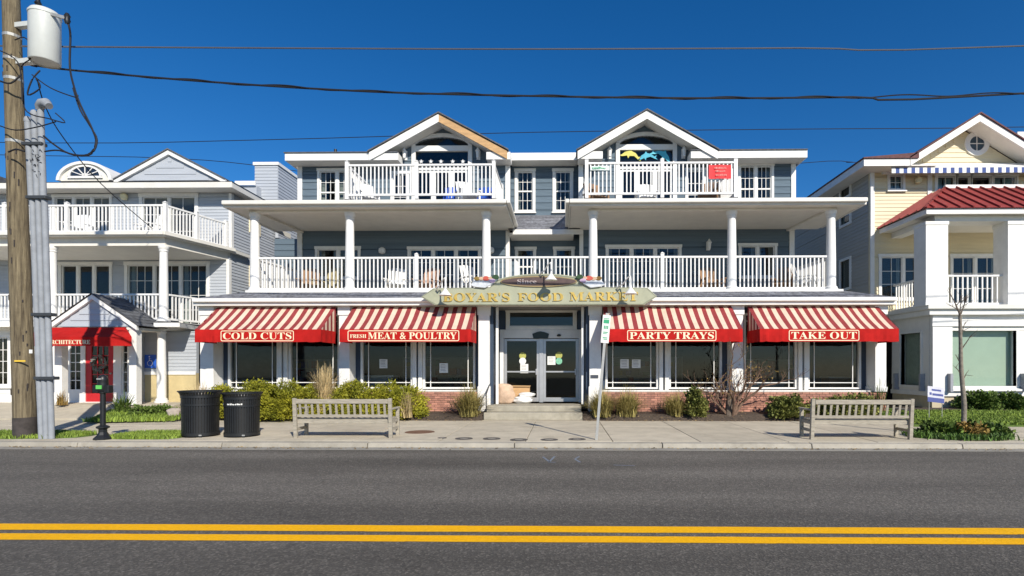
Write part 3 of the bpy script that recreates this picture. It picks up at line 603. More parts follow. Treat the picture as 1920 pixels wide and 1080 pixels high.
front_wall(B, c3r, w3r, ZF3, ZE1 + .03, Y3, H3R, M_blue, .25, True)
H3C = [(X(970, YM), X(999, YM), Z(395, YM), Z(322, YM)), (X(1041, YM), X(1070, YM), Z(395, YM), Z(322, YM))]
front_wall(B, c3l, c3r, pz1 - .02, Z(301, 20.) + .006, YM, H3C, M_blue, .25, True)
side_wall(B, c3l, 1, Y3 + .125, YM, 6.9, ZE0 + .02, M_blue, .25); side_wall(B, c3r, -1, Y3 + .125, YM, 6.9, ZE0 + .02, M_blue, .25)
for xx in (w3l, w3r, c3l, c3r): MB().box(xx - .085, xx + .085, Y3 - .05, Y3 + .13, ZF3, ZE0).build('corner_board', M_white, B, bevel=.006)
window(B, *H3L[0], Y3, mull=1, cols=3, rows=4, hung=True, curtain=.4); window(B, *H3L[1], Y3, cols=2, rows=4); window(B, *H3R[1], Y3, mull=1, cols=3, rows=4, hung=True, curtain=.5); window(B, *H3R[2], Y3, cols=2, rows=4)
for h in H3C: window(B, *h, YM, trim=.1, cols=3, rows=4, hung=True, curtain=.35)
for G, (a, b) in ((GL, AL), (GR, AR)):
    # gable wall above eave level, round the arched head
    n = 14; arc = [(a + (b - a) * k / n, ZSP + (ZAP - ZSP) * math.sin(math.pi * k / n) ** .6) for k in range(n + 1)]
    sl_ = (G['za'] - G['ez']) / (G['xc'] - G['xl']); zt = lambda x: G['za'] - abs(x - G['xc']) * sl_ - .26
    z0 = ZE1 + .03; mb = MB(); x0g, x1g = G['xc'] - (G['za'] - .26 - z0) / sl_, G['xc'] + (G['za'] - .26 - z0) / sl_
    xs = [x0g] + [p[0] for p in arc] + [x1g]
    for k in range(len(xs) - 1):
        lo = [z0, z0]
        if 0 < k < len(xs) - 2: lo = [max(z0, arc[k - 1][1]), max(z0, arc[k][1])]
        hi = [max(lo[0] + .001, zt(xs[k])), max(lo[1] + .001, zt(xs[k + 1]))]
        pts = [(xs[k], lo[0]), (xs[k + 1], lo[1]), (xs[k + 1], hi[1])]
        if xs[k] < G['xc'] < xs[k + 1]: pts.append((G['xc'], zt(G['xc'])))
        pts.append((xs[k], hi[0])); mb.prism(pts, Y3 - .02, Y3 + .1)
    mb.build('gable_wall', M_blue, B)
    # arched casing
    t = .15; arc2 = [(a - t + (b - a + 2 * t) * k / n, ZSP + .02 + (ZAP - ZSP + t * .8) * math.sin(math.pi * k / n) ** .6) for k in range(n + 1)]; mb = MB()
    for k in range(n): mb.prism([arc[k], arc[k + 1], arc2[k + 1], arc2[k]], Y3 - .08, Y3 + .09)
    mb.box(a - t, a, Y3 - .08, Y3 + .09, ZF3 + .05, ZSP); mb.box(b, b + t, Y3 - .08, Y3 + .09, ZF3 + .05, ZSP)
    mb.box(a, b, Y3 - .06, Y3 + .09, ZTB, ZTB + .2); w = mb.build('arched_window', M_white, B, bevel=.006)
    zd = Z(318, Y3)
    mb = MB(); mb.prism([(a, ZTB + .2)] + arc[0:] + [(b, ZTB + .2)], Y3 + .03, Y3 + .036); mb.box(a, b, Y3 + .03, Y3 + .036, zd + .08, ZTB); mb.build('pane', M_glass, w)
    mb = MB(); mb.box(a, b, Y3 - .04, Y3 + .08, zd, zd + .08); mb.build('transom_bar', M_white, w)
    for k in range(3):
        q0, q1 = a + (b - a) * k / 3, a + (b - a) * (k + 1) / 3; mb = MB(); f = .09
        mb.box(q0, q0 + f, Y3, Y3 + .06, ZF3 + .05, zd); mb.box(q1 - f, q1, Y3, Y3 + .06, ZF3 + .05, zd); mb.box(q0 + f, q1 - f, Y3, Y3 + .06, zd - f, zd); mb.box(q0 + f, q1 - f, Y3, Y3 + .06, ZF3 + .05, ZF3 + .3); mb.box(q0 + f, q1 - f, Y3 + .01, Y3 + .05, ZF3 + .75, ZF3 + .77); mb.build('balcony_door', M_white, w)
        MB().box(q0 + f, q1 - f, Y3 + .025, Y3 + .031, ZF3 + .3, zd - f).build('pane', M_glass, w)
    lantern(B, a - .38, Y3 - .02, Z(291, Y3), 1.4); lantern(B, b + .38, Y3 - .02, Z(291, Y3), 1.4)
    # gable roof: rakes, soffits, deck
    for s, xe in ((-1, G['xl']), (1, G['xr'])):
        xc, za, ez = G['xc'], G['za'], G['za'] - abs(xe - G['xc']) * sl_; Yr = 19.3
        raw = G is GL and s == 1; mb = MB()
        mb.hexa([(xc, Yr, za - .3), (xe, Yr, ez - .3), (xe, Yr + .04, ez - .3), (xc, Yr + .04, za - .3), (xc, Yr, za - .01), (xe, Yr, ez - .01), (xe, Yr + .04, ez - .01), (xc, Yr + .04, za - .01)] if s > 0 else [(xe, Yr, ez - .3), (xc, Yr, za - .3), (xc, Yr + .04, za - .3), (xe, Yr + .04, ez - .3), (xe, Yr, ez - .01), (xc, Yr, za - .01), (xc, Yr + .04, za - .01), (xe, Yr + .04, ez - .01)])
        o = mb.build('rake_board', M_rawwood if raw else M_white, B)
        if raw: o['label'] = 'bare unpainted timber rake board on the right slope of the gable'
        mb = MB(); mb.quad((xc, Yr + .04, za - .25), (xe, Yr + .04, ez - .25), (xe, Y3 + .02, ez - .25), (xc, Y3 + .02, za - .25)); mb.build('rake_soffit', M_soffit, B)
        P = [(xc, Yr - .05, za), (xe + s * .05, Yr - .05, ez), (xe + s * .05, 24.5, ez), (xc, 24.5, za)]
        mb = MB(); mb.hexa([P[0], P[1], P[2], P[3]] + [(p[0], p[1], p[2] + .045) for p in P]); mb.build('gable_roof', M_shingle_d, B)
# eaves
for pa, pb in ((535, 747), (912, 957), (1084, 1130), (1295, 1513)):
    a, b = X(pa, 19.4), X(pb, 19.4)
    mb = MB(); mb.box(a, b, 19.36, 19.4, ZE0, ZE1); mb.box(a, a + .04, 19.4, 30 if pa == 535 else Y3 - .05, ZE0, ZE1); mb.box(b - .04, b, 19.4, 30 if pb == 1513 else Y3 - .05, ZE0, ZE1); mb.build('fascia', M_white, B, bevel=.006)
    MB().box(a + .04, b - .04, 19.4, Y3 - .03, ZE0 + .005, ZE0 + .04).build('soffit', M_soffit, B)
    if pa in (535, 1295):
        MB().box(a - .03, b, 19.32, 19.8, ZE1, ZE1 + .03).build('drip_edge', M_shingle_d, B)
a, b = X(958, 20.0), X(1082, 20.0)
MB().box(a, b, 19.96, 20.0, Z(301, 20.), Z(287, 20.)).build('fascia', M_white, B, bevel=.006); MB().box(a, b, 20.0, YM, Z(301, 20.) + .005, Z(301, 20.) + .04).build('soffit', M_soffit, B)
mb = MB(); e0, e1 = X(535, 19.4), X(1513, 19.4); zz = ZE1 + .005
mb.add([(e0, 20.15, zz), (e1, 20.15, zz), (e1, 30, zz), (e0, 30, zz), (e0 + 4, 24.5, zz + .95), (e1 - 4, 24.5, zz + .95)], [(0, 1, 5, 4), (1, 2, 5), (2, 3, 4, 5), (3, 0, 4), (0, 3, 2, 1)]); mb.build('main_roof', M_shingle_d, B)
mb = MB(); mb.tube([(X(629, 22), 22, 9.5), (X(629, 22), 22, Z(280, 22) + .05)], .06, 10); mb.build('vent_pipe', M_black, B)
# third-floor balcony railings
YB = 17.6; zbt = Z(308, YB, 780); zbt2 = Z(304, YB, 1240)
for pa, pb, pm, zt_ in ((651, 926, .475, zbt), (1100, 1379, .508, zbt2)):
    a, b = X(pa, YB), X(pb, YB); railing(B, (a, YB), (b, YB), ZF3 + .12, zt_, (0, pm, 1), True, low=.14, ph=.08)
    railing(B, (a, YB + .06), (a, Y3 - .05), ZF3 + .12, zt_, (), False, low=.14); railing(B, (b, YB + .06), (b, Y3 - .05), ZF3 + .12, zt_, (1,), False, low=.14)

# ------------------------------------------------------------------ awnings (things fixed to the front)
def awning(x0, x1, txt, box, label, pre=None):
    yt, yf = 16.98, 15.93; zt, zf, zb = Z(575, yt), Z(617, yf), Z(641, yf)
    A = thing('shop_awning', label, 'awning', ((x0 + x1) / 2, yt, zt), 'striped awnings above the shop windows')
    n = int(round((x1 - x0) / .142)); n += 1 - n % 2; mb = MB(); nv = 6; sub = 2
    def P(u, v): 
        sag = -.055 * math.sin(math.pi * v) * (0.6 + .4 * math.sin(u * 17 + x0)) + .016 * math.sin(u * 31 + x0 * 3 + 2 * v) * (1 - v * .5)
        return (x0 + (x1 - x0) * u, yt + (yf - yt) * v, zt + (zf - zt) * v + sag * (1 if 0 < v < 1 else .3))
    for i in range(n * sub):
        for k in range(nv):
            u0, u1 = i / n / sub, (i + 1) / n / sub; mb.quad(P(u0, (k + 1) / nv), P(u1, (k + 1) / nv), P(u1, k / nv), P(u0, k / nv), (i // sub) % 2)
    mb.build('canopy', [M_red2, M_crm2], A, True)
    for xs, sg in ((x0, -1), (x1, 1)):
        mb = MB(); ns = 8
        for k in range(ns):
            v0, v1 = k / ns, (k + 1) / ns
            mb.quad((xs, yt + (yf - yt) * v0, zf), (xs, yt + (yf - yt) * v1, zf), (xs, yt + (yf - yt) * v1, zt + (zf - zt) * v1 - .006), (xs, yt + (yf - yt) * v0, zt + (zf - zt) * v0 - .006), k % 2)
        mb.build('side_panel', [M_red2, M_crm2], A)
    mb = MB(); seg = 44
    pts = []
    for k in range(9): pts.append((x0, yt + (yf - yt) * k / 8))
    for k in range(1, seg): pts.append((x0 + (x1 - x0) * k / seg, yf))
    for k in range(9): pts.append((x1, yf + (yt - yf) * k / 8))
    inbox = lambda x: X(box[0], yf) - .1 < x < X(box[1], yf) + .1
    def wob(p, z):
        if p[1] > yf + .01: return (p[0] + .015 * math.sin(p[1] * 21), p[1], z)
        s = 0 if inbox(p[0]) else .016 * math.sin(p[0] * 13) + .01 * math.sin(p[0] * 29)
        return (p[0], p[1] - abs(s), z + (s * .5 if z < zf - .1 else 0))
    for k in range(len(pts) - 1):
        zz = [zb, (zb + zf) / 2, zf]
        for q in range(2): mb.quad(wob(pts[k], zz[q]), wob(pts[k + 1], zz[q]), wob(pts[k + 1], zz[q + 1]) if q == 0 else pts[k + 1] + (zf,), wob(pts[k], zz[q + 1]) if q == 0 else pts[k] + (zf,))
    v = mb.build('valance', M_red, A, True)
    ba, bb = X(box[0], yf), X(box[1], yf); z0, z1 = zb + .025, zf - .035; mb = MB(); t = .022; yy = yf - .006; r = .05
    out_, in_ = [], []
    for cx, cz, a0 in ((bb - r, z1 - r, 0), (ba + r, z1 - r, 90), (ba + r, z0 + r, 180), (bb - r, z0 + r, 270)):
        for q in range(5): an = R(a0 + q * 22.5); out_.append((cx + r * math.cos(an), yy, cz + r * math.sin(an))); in_.append((cx + (r - t) * math.cos(an), yy, cz + (r - t) * math.sin(an)))
    for k in range(20): mb.quad(out_[k], in_[k], in_[(k + 1) % 20], out_[(k + 1) % 20])
    mb.build('lettering_border', M_letter, v)
    x_t = ba + .07
    if pre:
        text(serif(pre), ba + .07, ba + .55, yy, (z0 + z1) / 2 - .01, .11, M_letter, v, .003); x_t = ba + .6
    text(serif(txt), x_t, bb - .07, yy, (z0 + z1) / 2, (z1 - z0) * .66, M_letter, v, .003)
    mb = MB(); mb.tube([(x0 + .03, yt, zf), (x0 + .03, yf + .03, zf - .02), (x1 - .03, yf + .03, zf - .02), (x1 - .03, yt, zf)], .016, 6); mb.build('frame', M_galv, A)
    return A
awning(-10.85, -7.1, 'COLD CUTS', (414, 551), 'red and cream striped awning lettered COLD CUTS on its valance')
awning(-6.56, -2.69, 'MEAT & POULTRY', (652, 861), 'red and cream striped awning lettered FRESH MEAT & POULTRY', 'FRESH')
awning(1.25, 5.23, 'PARTY TRAYS', (1176, 1343), 'red and cream striped awning lettered PARTY TRAYS beside the entrance')
awning(5.72, 9.72, 'TAKE OUT', (1479, 1611), 'red and cream striped awning lettered TAKE OUT at the right end')

# ------------------------------------------------------------------ shop sign and its lamps
YS = 16.4
S = thing('shop_sign', 'long sage green board sign with gold lettering and oval plaque above the entrance', 'sign', W(1012, 572, YS))
sx = lambda p: X(p, YS); sz = lambda p: Z(p, YS)
poly = [(sx(815), sz(572)), (sx(1208), sz(572)), (sx(1232), sz(556)), (sx(1215), sz(540)), (sx(1112), sz(538))]
for k in range(1, 12):
    t = k / 12; px = 1112 - (1112 - 918) * t; e_ = math.sin(math.pi * t) ** .38; poly.append((sx(px), sz(538 - 25 * e_)))
poly += [(sx(918), sz(538)), (sx(812), sz(540)), (sx(789), sz(556))]
MB().prism(poly, YS, YS + .12).build('board', M_sage, S, bevel=.015)
mb = MB(); pin = [(sx(1011) + (x - sx(1011)) * .985, sz(552) + (z - sz(552)) * .9) for x, z in poly]; pout = [(sx(1011) + (x - sx(1011)) * .993, sz(552) + (z - sz(552)) * .95) for x, z in poly]
for k in range(len(poly)): j = (k + 1) % len(poly); mb.quad((*[pout[k][0]], YS - .003, pout[k][1]), (pin[k][0], YS - .003, pin[k][1]), (pin[j][0], YS - .003, pin[j][1]), (pout[j][0], YS - .003, pout[j][1]))
mb.build('border_line', mat('sign_line', (0.2, 0.21, 0.15), .6), S)
text(serif("BOYAR'S"), sx(831), sx(956), YS, sz(557), .27, M_gold, S, .03)
text(serif("FOOD"), sx(971), sx(1056), YS, sz(557), .25, M_gold, S, .03)
text(serif("MARKET"), sx(1068), sx(1196), YS, sz(556), .26, M_gold, S, .03)
mb = MB(); cx, cz = sx(1010), sz(528); mb.prism([(cx + 1.12 * math.cos(t), cz + .13 * math.sin(t)) for t in [k * 2 * math.pi / 40 for k in range(40)]], YS - .03, YS - .001); ov = mb.build('oval_plaque', M_oval, S)
mb = MB()
for k in range(40):
    t0, t1 = k * math.pi / 20, (k + 1) * math.pi / 20; pt = lambda t, s: (cx + (1.12 + s) * math.cos(t), YS - .034, cz + (.13 + s) * math.sin(t)); mb.quad(pt(t0, .035), pt(t0, 0), pt(t1, 0), pt(t1, .035))
mb.build('oval_rim', mat('sign_rim', (0.3, 0.22, 0.1), .5), S)
text(serif('Since'), sx(970), sx(1006), YS - .03, cz, .13, mat('sign_pale', (0.55, 0.45, 0.42), .6), ov, .006)
# carved seafood-basket emblems on both shoulders of the sign
for px, sg in ((905, 1), (1112, -1)):
    c0, z0 = sx(px), sz(528); mb = MB()
    mb.prism([(c0 - sg * .36, z0 - .12), (c0 - sg * .2, z0 - .17), (c0 + sg * .08, z0 - .2), (c0 + sg * .3, z0 - .08), (c0 + sg * .36, z0 + .06), (c0 + sg * .1, z0 + .03), (c0 - sg * .12, z0 + .07), (c0 - sg * .3, z0 - .02)][::sg], YS - .07, YS - .002)
    e_ = mb.build('emblem', mat('emblem_pale', (0.6, 0.63, 0.66), .6, .2, 9), S, bevel=.02)
    for q, (dx, dz, r, m_) in enumerate(((-.16, .1, .08, M_rusty), (-.02, .1, .075, M_sack), (.12, .11, .09, mat('emblem_red', (0.5, 0.08, 0.05), .6)), (.25, .12, .06, M_sack), (.4, .16, .09, mat('emblem_green', (0.02, 0.06, 0.02), .7)), (.3, .02, .08, mat('emblem_mauve', (0.5, 0.36, 0.5), .6)))):
        MB().prism([(c0 + sg * dx + r * 1.25 * math.cos(t) * (1 + .15 * math.sin(3 * t + q)), z0 + dz * .8 + r * .8 * math.sin(t)) for t in [k * math.pi / 6 for k in range(12)]], YS - .085 - q * .003, YS - .04).build('emblem_fruit', m_, e_, bevel=.01)
def gooseneck(px, py, label):
    x, z = sx(px), Z(py, 15.95); yl = 15.95
    g = thing('sign_lamp', label, 'lamp', (x, YS, z), 'gooseneck lamps lighting the sign')
    MB().lathe([(.025, .2), (.03, .12), (.06, .08), (.14, -.02), (.19, -.07), (.18, -.07), (.12, -.01), (.02, .06)], x, yl, 20, 0, z).build('shade', M_vinyl, g, True)
    P = [(x - .35, YS + .05, z + .1), (x - .33, YS - .1, z + .2), (x - .2, YS - .25, z + .25), (x - .08, YS - .38, z + .42), (x - .01, yl + .01, z + .45), (x, yl, z + .36), (x, yl, z + .2)]
    MB().tube(P, .02, 8).build('arm', M_vinyl, g, True); MB().lathe([(.02, -.05), (.045, -.02), (.045, .04), (.01, .06)], x, yl, 10, 0, z - .03).build('bulb', M_paper, g, True)
gooseneck(841, 549, 'white gooseneck lamp over the B of the shop sign'); gooseneck(1034, 521, 'white gooseneck lamp in front of the oval plaque on the sign'); gooseneck(1179, 547, 'white gooseneck lamp over the last letters of the shop sign')

# ================================================================== LEFT HOUSE
H = thing('grey_house', 'pale grey three storey house with white balconies and small gabled red door entry', 'house', (-15.5, 18.5, 0))
YL, YL2, YL3 = 18.5, 20.85, 21.0
zA, zB2, zC3 = .46, Z(602, YL), Z(436, YL)                       # ground, second floor, third floor levels
hxr = X(429, YL2); hxl = X(60, YL); hl = -22.5
MB().add([(hl, 15.97, .0), (hxr + .3, 15.97, .0), (hxr + .3, 30, 0), (hl, 30, 0), (hl, 15.97, .152), (hxr + .3, 15.97, .152), (hxr + .3, 17.6, zA), (hl, 17.6, zA), (hxr + .3, 30, zA), (hl, 30, zA)], [(0, 1, 5, 4), (4, 5, 6, 7), (7, 6, 8, 9), (1, 2, 8, 6, 5), (0, 4, 7, 9, 3), (3, 9, 8, 2), (0, 3, 2, 1)]).build('forecourt', M_conc, H)
# first-floor back wall: siding over yellow base
Yb1 = 19.0
zb_ = Z(700, Yb1)
Hd = [(X(120, Yb1), X(241, Yb1), zA, Z(640, Yb1))]
MB().box(X(262, Yb1), hxr, Yb1 - .03, Yb1 + .12, zA, zb_).build('foundation', M_found, H)
MB().box(X(258, Yb1), hxr, Yb1 - .06, Yb1 - .031, zb_ - .05, zb_ + .06).build('water_table', M_white, H)
front_wall(H, X(258, Yb1), hxr, zb_, zB2 - .3, Yb1, [], M_grey, .12, False)
MB().box(X(255, Yb1) - .1, X(258, Yb1), Yb1 - .06, Yb1 + .1, zA, zB2 - .3).build('corner_board', M_white, H)
# entry front with red door
Ye = 18.6; xe0, xe1 = X(60, Ye), X(250, Ye)
rd = (X(160, Ye), X(213, Ye), zA + .02, Z(640, Ye)); sd = (X(124, Ye), X(156, Ye), zA + .02, Z(640, Ye)); sd2 = (X(228, Ye), X(240, Ye), Z(738, Ye), Z(640, Ye))
sd3 = (X(-60, Ye), X(16, Ye), zA + .6, Z(632, Ye)); front_wall(H, hl, xe1, zA, 3.1, Ye, [rd, sd, sd2, sd3], M_white, 5, False); window(H, *sd3, Ye, trim=.1, mull=2, cols=2, rows=4)
side_wall(H, xe1 + .1, 1, Ye + .01, Yb1, zA, 3.0, M_grey, .12)
def panel_door(h, m, cols, rows, zlow, name):
    x0, x1, z0, z1 = h; mb = MB(); t = (x1 - x0) * .2
    for q in ((x0, x0 + t, z0, z1), (x1 - t, x1, z0, z1), (x0 + t, x1 - t, z0, zlow), (x0 + t, x1 - t, z1 - t * .8, z1)): mb.box(q[0], q[1], Ye + .02, Ye + .07, q[2], q[3])
    for k in range(1, cols): xx = x0 + t + (x1 - x0 - 2 * t) * k / cols; mb.box(xx - .014, xx + .014, Ye + .03, Ye + .05, zlow, z1 - t * .8)
    for k in range(1, rows): zz = zlow + (z1 - t * .8 - zlow) * k / rows; mb.box(x0 + t, x1 - t, Ye + .031, Ye + .049, zz - .014, zz + .014)
    d = mb.build(name, m, H, bevel=.004); MB().box(x0 + t, x1 - t, Ye + .052, Ye + .058, zlow, z1 - t * .8).build('pane', M_glass, d); return d
dd = panel_door(rd, M_door, 3, 5, zA + .32, 'door'); MB().lathe([(.02, -.03), (.04, 0), (.02, .03)], rd[1] - .08, Ye - .03, 10, 0, zA + 1.0).build('handle', M_galv, dd, True)
mbx = MB(); mbx.box(rd[0] + .01, rd[1] - .01, Ye + .06, Ye + .09, zA + .02, zA + .3); mbx.build('kick_panel', M_door, dd)
panel_door(sd, M_white, 2, 5, zA + .45, 'side_door'); panel_door(sd2, M_white, 1, 5, sd2[2] + .05, 'sidelight')
tor = MB(); cxw, czw = (rd[0] + rd[1]) / 2, zA + 1.35
for k in range(60):
    a = random.uniform(0, 6.28); r = .2 + random.uniform(-.05, .05); tor.bar((cxw + r * math.cos(a), Ye - .03, czw + r * math.sin(a)), (cxw + (r + .05) * math.cos(a + .3), Ye - .05, czw + (r + .05) * math.sin(a + .3)), .025, .025)
tag(tor.build('door_wreath', mat('wreath_grey', (0.2, 0.2, 0.19), .9, .3)), 'small grey twig wreath hanging on the red door', 'wreath')
MB().box(hl, hxr - .05, 22.4, 22.5, zA, 8.2).build('interior_wall', M_dark_in, H)
# entry gable
Yg = 17.2; gx = X(172, Yg); gz = Z(549, Yg); gr = X(256, Yg); gl_ = 2 * gx - gr; gz0 = Z(611, Yg)
front_wall(H, gl_ + .12, gr - .12, gz0, gz - .1, Yg + .1, [], M_grey, .2, True, gable=(gx, gz - .12))
for s, xe in ((-1, gl_), (1, gr)):
    mb = MB(); P = [(gx, Yg, gz - .17), (xe, Yg, gz0 - .12), (xe, Yg + .09, gz0 - .12), (gx, Yg + .09, gz - .17)]; mb.hexa(P + [(p[0], p[1], p[2] + .15) for p in P]); mb.build('rake_board', M_white, H)
    if s > 0: shingles(H, (xe + .06, Yg - .03, gz0 + .02), (xe + .06, 19.4, gz0 + .02), (gx, 19.4, gz + .02), (gx, Yg - .03, gz + .02), 9, M_shingle_d, 'entry_roof')
    else: shingles(H, (xe - .06, 19.4, gz0 + .02), (xe - .06, Yg - .03, gz0 + .02), (gx, Yg - .03, gz + .02), (gx, 19.4, gz + .02), 9, M_shingle_d, 'entry_roof')
MB().box(gl_ + .1, gr - .1, Yg + .12, Ye, gz0 - .1, gz0 - .02).build('entry_soffit', M_soffit, H)
for xx in (X(254, 17.45), 2 * gx - X(254, 17.45)): MB().box(xx - .12, xx + .12, 17.33, 17.57, zA, gz0 - .1).build('entry_post', M_white, H, bevel=.01)
# first-floor skirt roof round the right corner
c1x, c1y = X(307, YL) + .12, YL; k1 = X(372, 20.8)
ze_ = Z(612, 17.9); es = X(252, 17.9)
mb = MB(); mb.bar((gr, 17.95, ze_ + .07), (X(335, 17.95), 17.95, ze_ + .07), .05, .14); mb.bar((X(335, 17.95), 17.95, ze_ + .07), (k1 + .5, 20.6, ze_ + .07), .05, .14); mb.build('fascia', M_white, H)
zt_ = zB2 - .02
shingles(H, (gr - .1, 17.92, ze_ + .15), (X(335, 17.95), 17.92, ze_ + .15), (c1x + .1, YL - .12, zt_), (gr - .2, YL - .12, zt_), 3, M_shingle_d, 'skirt_roof')
shingles(H, (X(335, 17.95), 17.92, ze_ + .15), (k1 + .5, 20.6, ze_ + .15), (hxr - .1, 20.6, zt_), (c1x + .1, YL - .12, zt_), 3, M_shingle_d, 'skirt_roof')
mb = MB(); mb.add([(hl, 17.97, ze_ + .02), (X(335, 17.97), 17.97, ze_ + .02), (k1 + .45, 20.6, ze_ + .02), (hl, 20.6, ze_ + .02)], [(0, 3, 2, 1)]); mb.build('porch_soffit', M_soffit, H)
round_column(H, X(303, YL), YL, zA, ze_ + .02, .14)
# floors 2 and 3: slabs with slanted right side
s2x, s2y = hxr - .02, YL2
def deck(z0, z1, name, grow=0.0, m=M_white):
    MB().prismz([(hl, YL - .12 - grow), (c1x + grow * .6, YL - .12 - grow), (s2x + grow, s2y), (s2x + grow, 22), (hl, 22)], z0, z1).build(name, m, H)
deck(zB2 - .28, zB2, 'porch_floor'); deck(zC3 - .14, zC3 - .02, 'deck_edge', .22, M_gutter); deck(zC3 - .42, zC3 - .141, 'beam', -.02, M_soffit); deck(zC3 - .02, zC3 + .02, 'balcony_floor', .1, mat('porch_deck', (0.45, 0.44, 0.42)))
mb = MB(); mb.bar((hl, YL - .36, zC3 - .05), (c1x + .15, YL - .36, zC3 - .05), .1, .11); mb.bar((c1x + .15, YL - .36, zC3 - .05), (s2x + .25, s2y, zC3 - .05), .1, .11); mb.build('gutter', M_gutter, H)
for px in (98, 307): round_column(H, X(px, YL), YL, zB2, zC3 - .42, .14)
rl2, rl3 = Z(549, YL), Z(380, YL)
railing(H, (X(98, YL) + .13, YL), (X(307, YL) - .13, YL), zB2, rl2, (), True); railing(H, (hl, YL), (X(98, YL) - .13, YL), zB2, rl2, (), False)
railing(H, (X(307, YL) + .1, YL + .1), (s2x - .1, s2y - .1), zB2, rl2, (), True)
railing(H, (hl, YL), (X(310, YL), YL), zC3, rl3, (.37, .615, 1), True, ph=.06); railing(H, (X(310, YL), YL + .05), (s2x - .1, s2y), zC3, rl3, (.48, 1), True, ph=.06)
# walls
W2 = [(X(116, YL2), X(206, YL2), zB2 + .15, Z(495, YL2)), (X(240, YL2), X(388, YL2), zB2 + .05, Z(495, YL2))]
front_wall(H, hl, hxr, zB2, zC3 - .42, YL2, W2, M_grey, .12, False)
window(H, *W2[0], YL2, trim=.11, mull=2, name='window'); window(H, *W2[1], YL2, trim=.12, mull=2, cols=3, rows=4, bot=False, sill=False, name='french_door', curtain=.3)
ZEV = Z(350, 20.4)
W3 = [(X(104, YL3), X(206, YL3), zC3 + .2, Z(366, YL3)), (X(268, YL3), X(366, YL3), zC3 + .05, Z(366, YL3))]
front_wall(H, hl, hxr, zC3, ZEV + .02, YL3, W3, M_grey, .12, False)
window(H, *W3[0], YL3, trim=.1, mull=2, cols=2, rows=2); window(H, *W3[1], YL3, trim=.13, mull=1, cols=2, rows=3, bot=False, sill=False, name='french_door')
sw = [(22.3, 22.85, Z(430, 22.4), Z(405, 22.4)), (22.3, 22.85, Z(532, 22.4), Z(504, 22.4))]
side_wall(H, hxr, 1, YL2 + .01, 31, zA, zC3 - .3, M_grey, .12, sw); side_wall(H, hxr, 1, YL3 + .01, 31, zC3 - .3, ZEV + .02, M_grey, .12, sw)
for h in sw:
    if h[3] > h[2]:
        mb = MB(); 
        for q in ((h[0] - .12, h[0], h[2] - .12, h[3] + .12), (h[1], h[1] + .12, h[2] - .12, h[3] + .12), (h[0], h[1], h[2] - .12, h[2]), (h[0], h[1], h[3], h[3] + .12)): mb.box(hxr - .05, hxr + .06, q[0], q[1], q[2], q[3])
        w = mb.build('window', mat('cream_trim', (0.78, 0.68, 0.46), .6), H); MB().box(hxr - .04, hxr - .03, h[0], h[1], h[2], h[3]).build('pane', M_glass, w)
for zz0, zz1, yy in ((zB2, zC3 - .42, YL2), (zC3, ZEV, YL3)): MB().box(hxr - .06, hxr + .05, yy - .06, yy + .1, zz0, zz1).build('corner_board', M_white, H)
mb = MB(); mb.lathe([(.02, -.12), (.1, -.1), (.13, .0), (.12, .08), (.05, .13), (.01, .14)], X(237, YL3), YL3 - .12, 14, 0, Z(367, YL3)); mb.build('wall_lantern', mat('lamp_cream', (0.72, 0.66, 0.42), .5), H, True)
# eave and roofs
ev = hxr + .45; mb = MB(); mb.box(hl, ev, 20.3, 20.36, ZEV, ZEV + .22); mb.box(ev - .06, ev, 20.36, 27, ZEV, ZEV + .22); mb.build('fascia', M_gutter, H, bevel=.01)
MB().box(hl, ev - .06, 20.361, 27, ZEV + .03, ZEV + .07).build('soffit', M_soffit, H)
mb = MB(); zz = ZEV + .225; mb.add([(hl, 20.28, zz), (ev + .03, 20.28, zz), (ev + .03, 31, zz), (hl, 31, zz), (hl, 25, zz + .9), (ev - 4, 25, zz + .9)], [(0, 1, 5, 4), (1, 2, 5), (2, 3, 4, 5), (3, 0, 4), (0, 3, 2, 1)]); mb.build('main_roof', M_shingle_d, H)
Yq = 20.75; ax, az = X(315, Yq), Z(276, Yq); al, ar, az0 = X(213, Yq), X(422, Yq), Z(334, Yq)
front_wall(H, al + .25, ar - .25, az0 + .02, az - .2, Yq + .1, [], M_grey, .24, False, gable=(ax, az - .17))
for xe in (al, ar):
    P = [(ax, Yq, az - .18), (xe, Yq, az0 - .14), (xe, Yq + .1, az0 - .14), (ax, Yq + .1, az - .18)]; mb = MB(); mb.hexa(P + [(p[0], p[1], p[2] + .17) for p in P]); mb.build('rake_board', M_white, H)
    P = [(ax, Yq - .04, az), (xe, Yq - .04, az0 + .02), (xe, 25, az0 + .02), (ax, 25, az)]; mb = MB(); mb.hexa(P + [(p[0], p[1], p[2] + .05) for p in P]); mb.build('gable_roof', M_shingle_d, H)
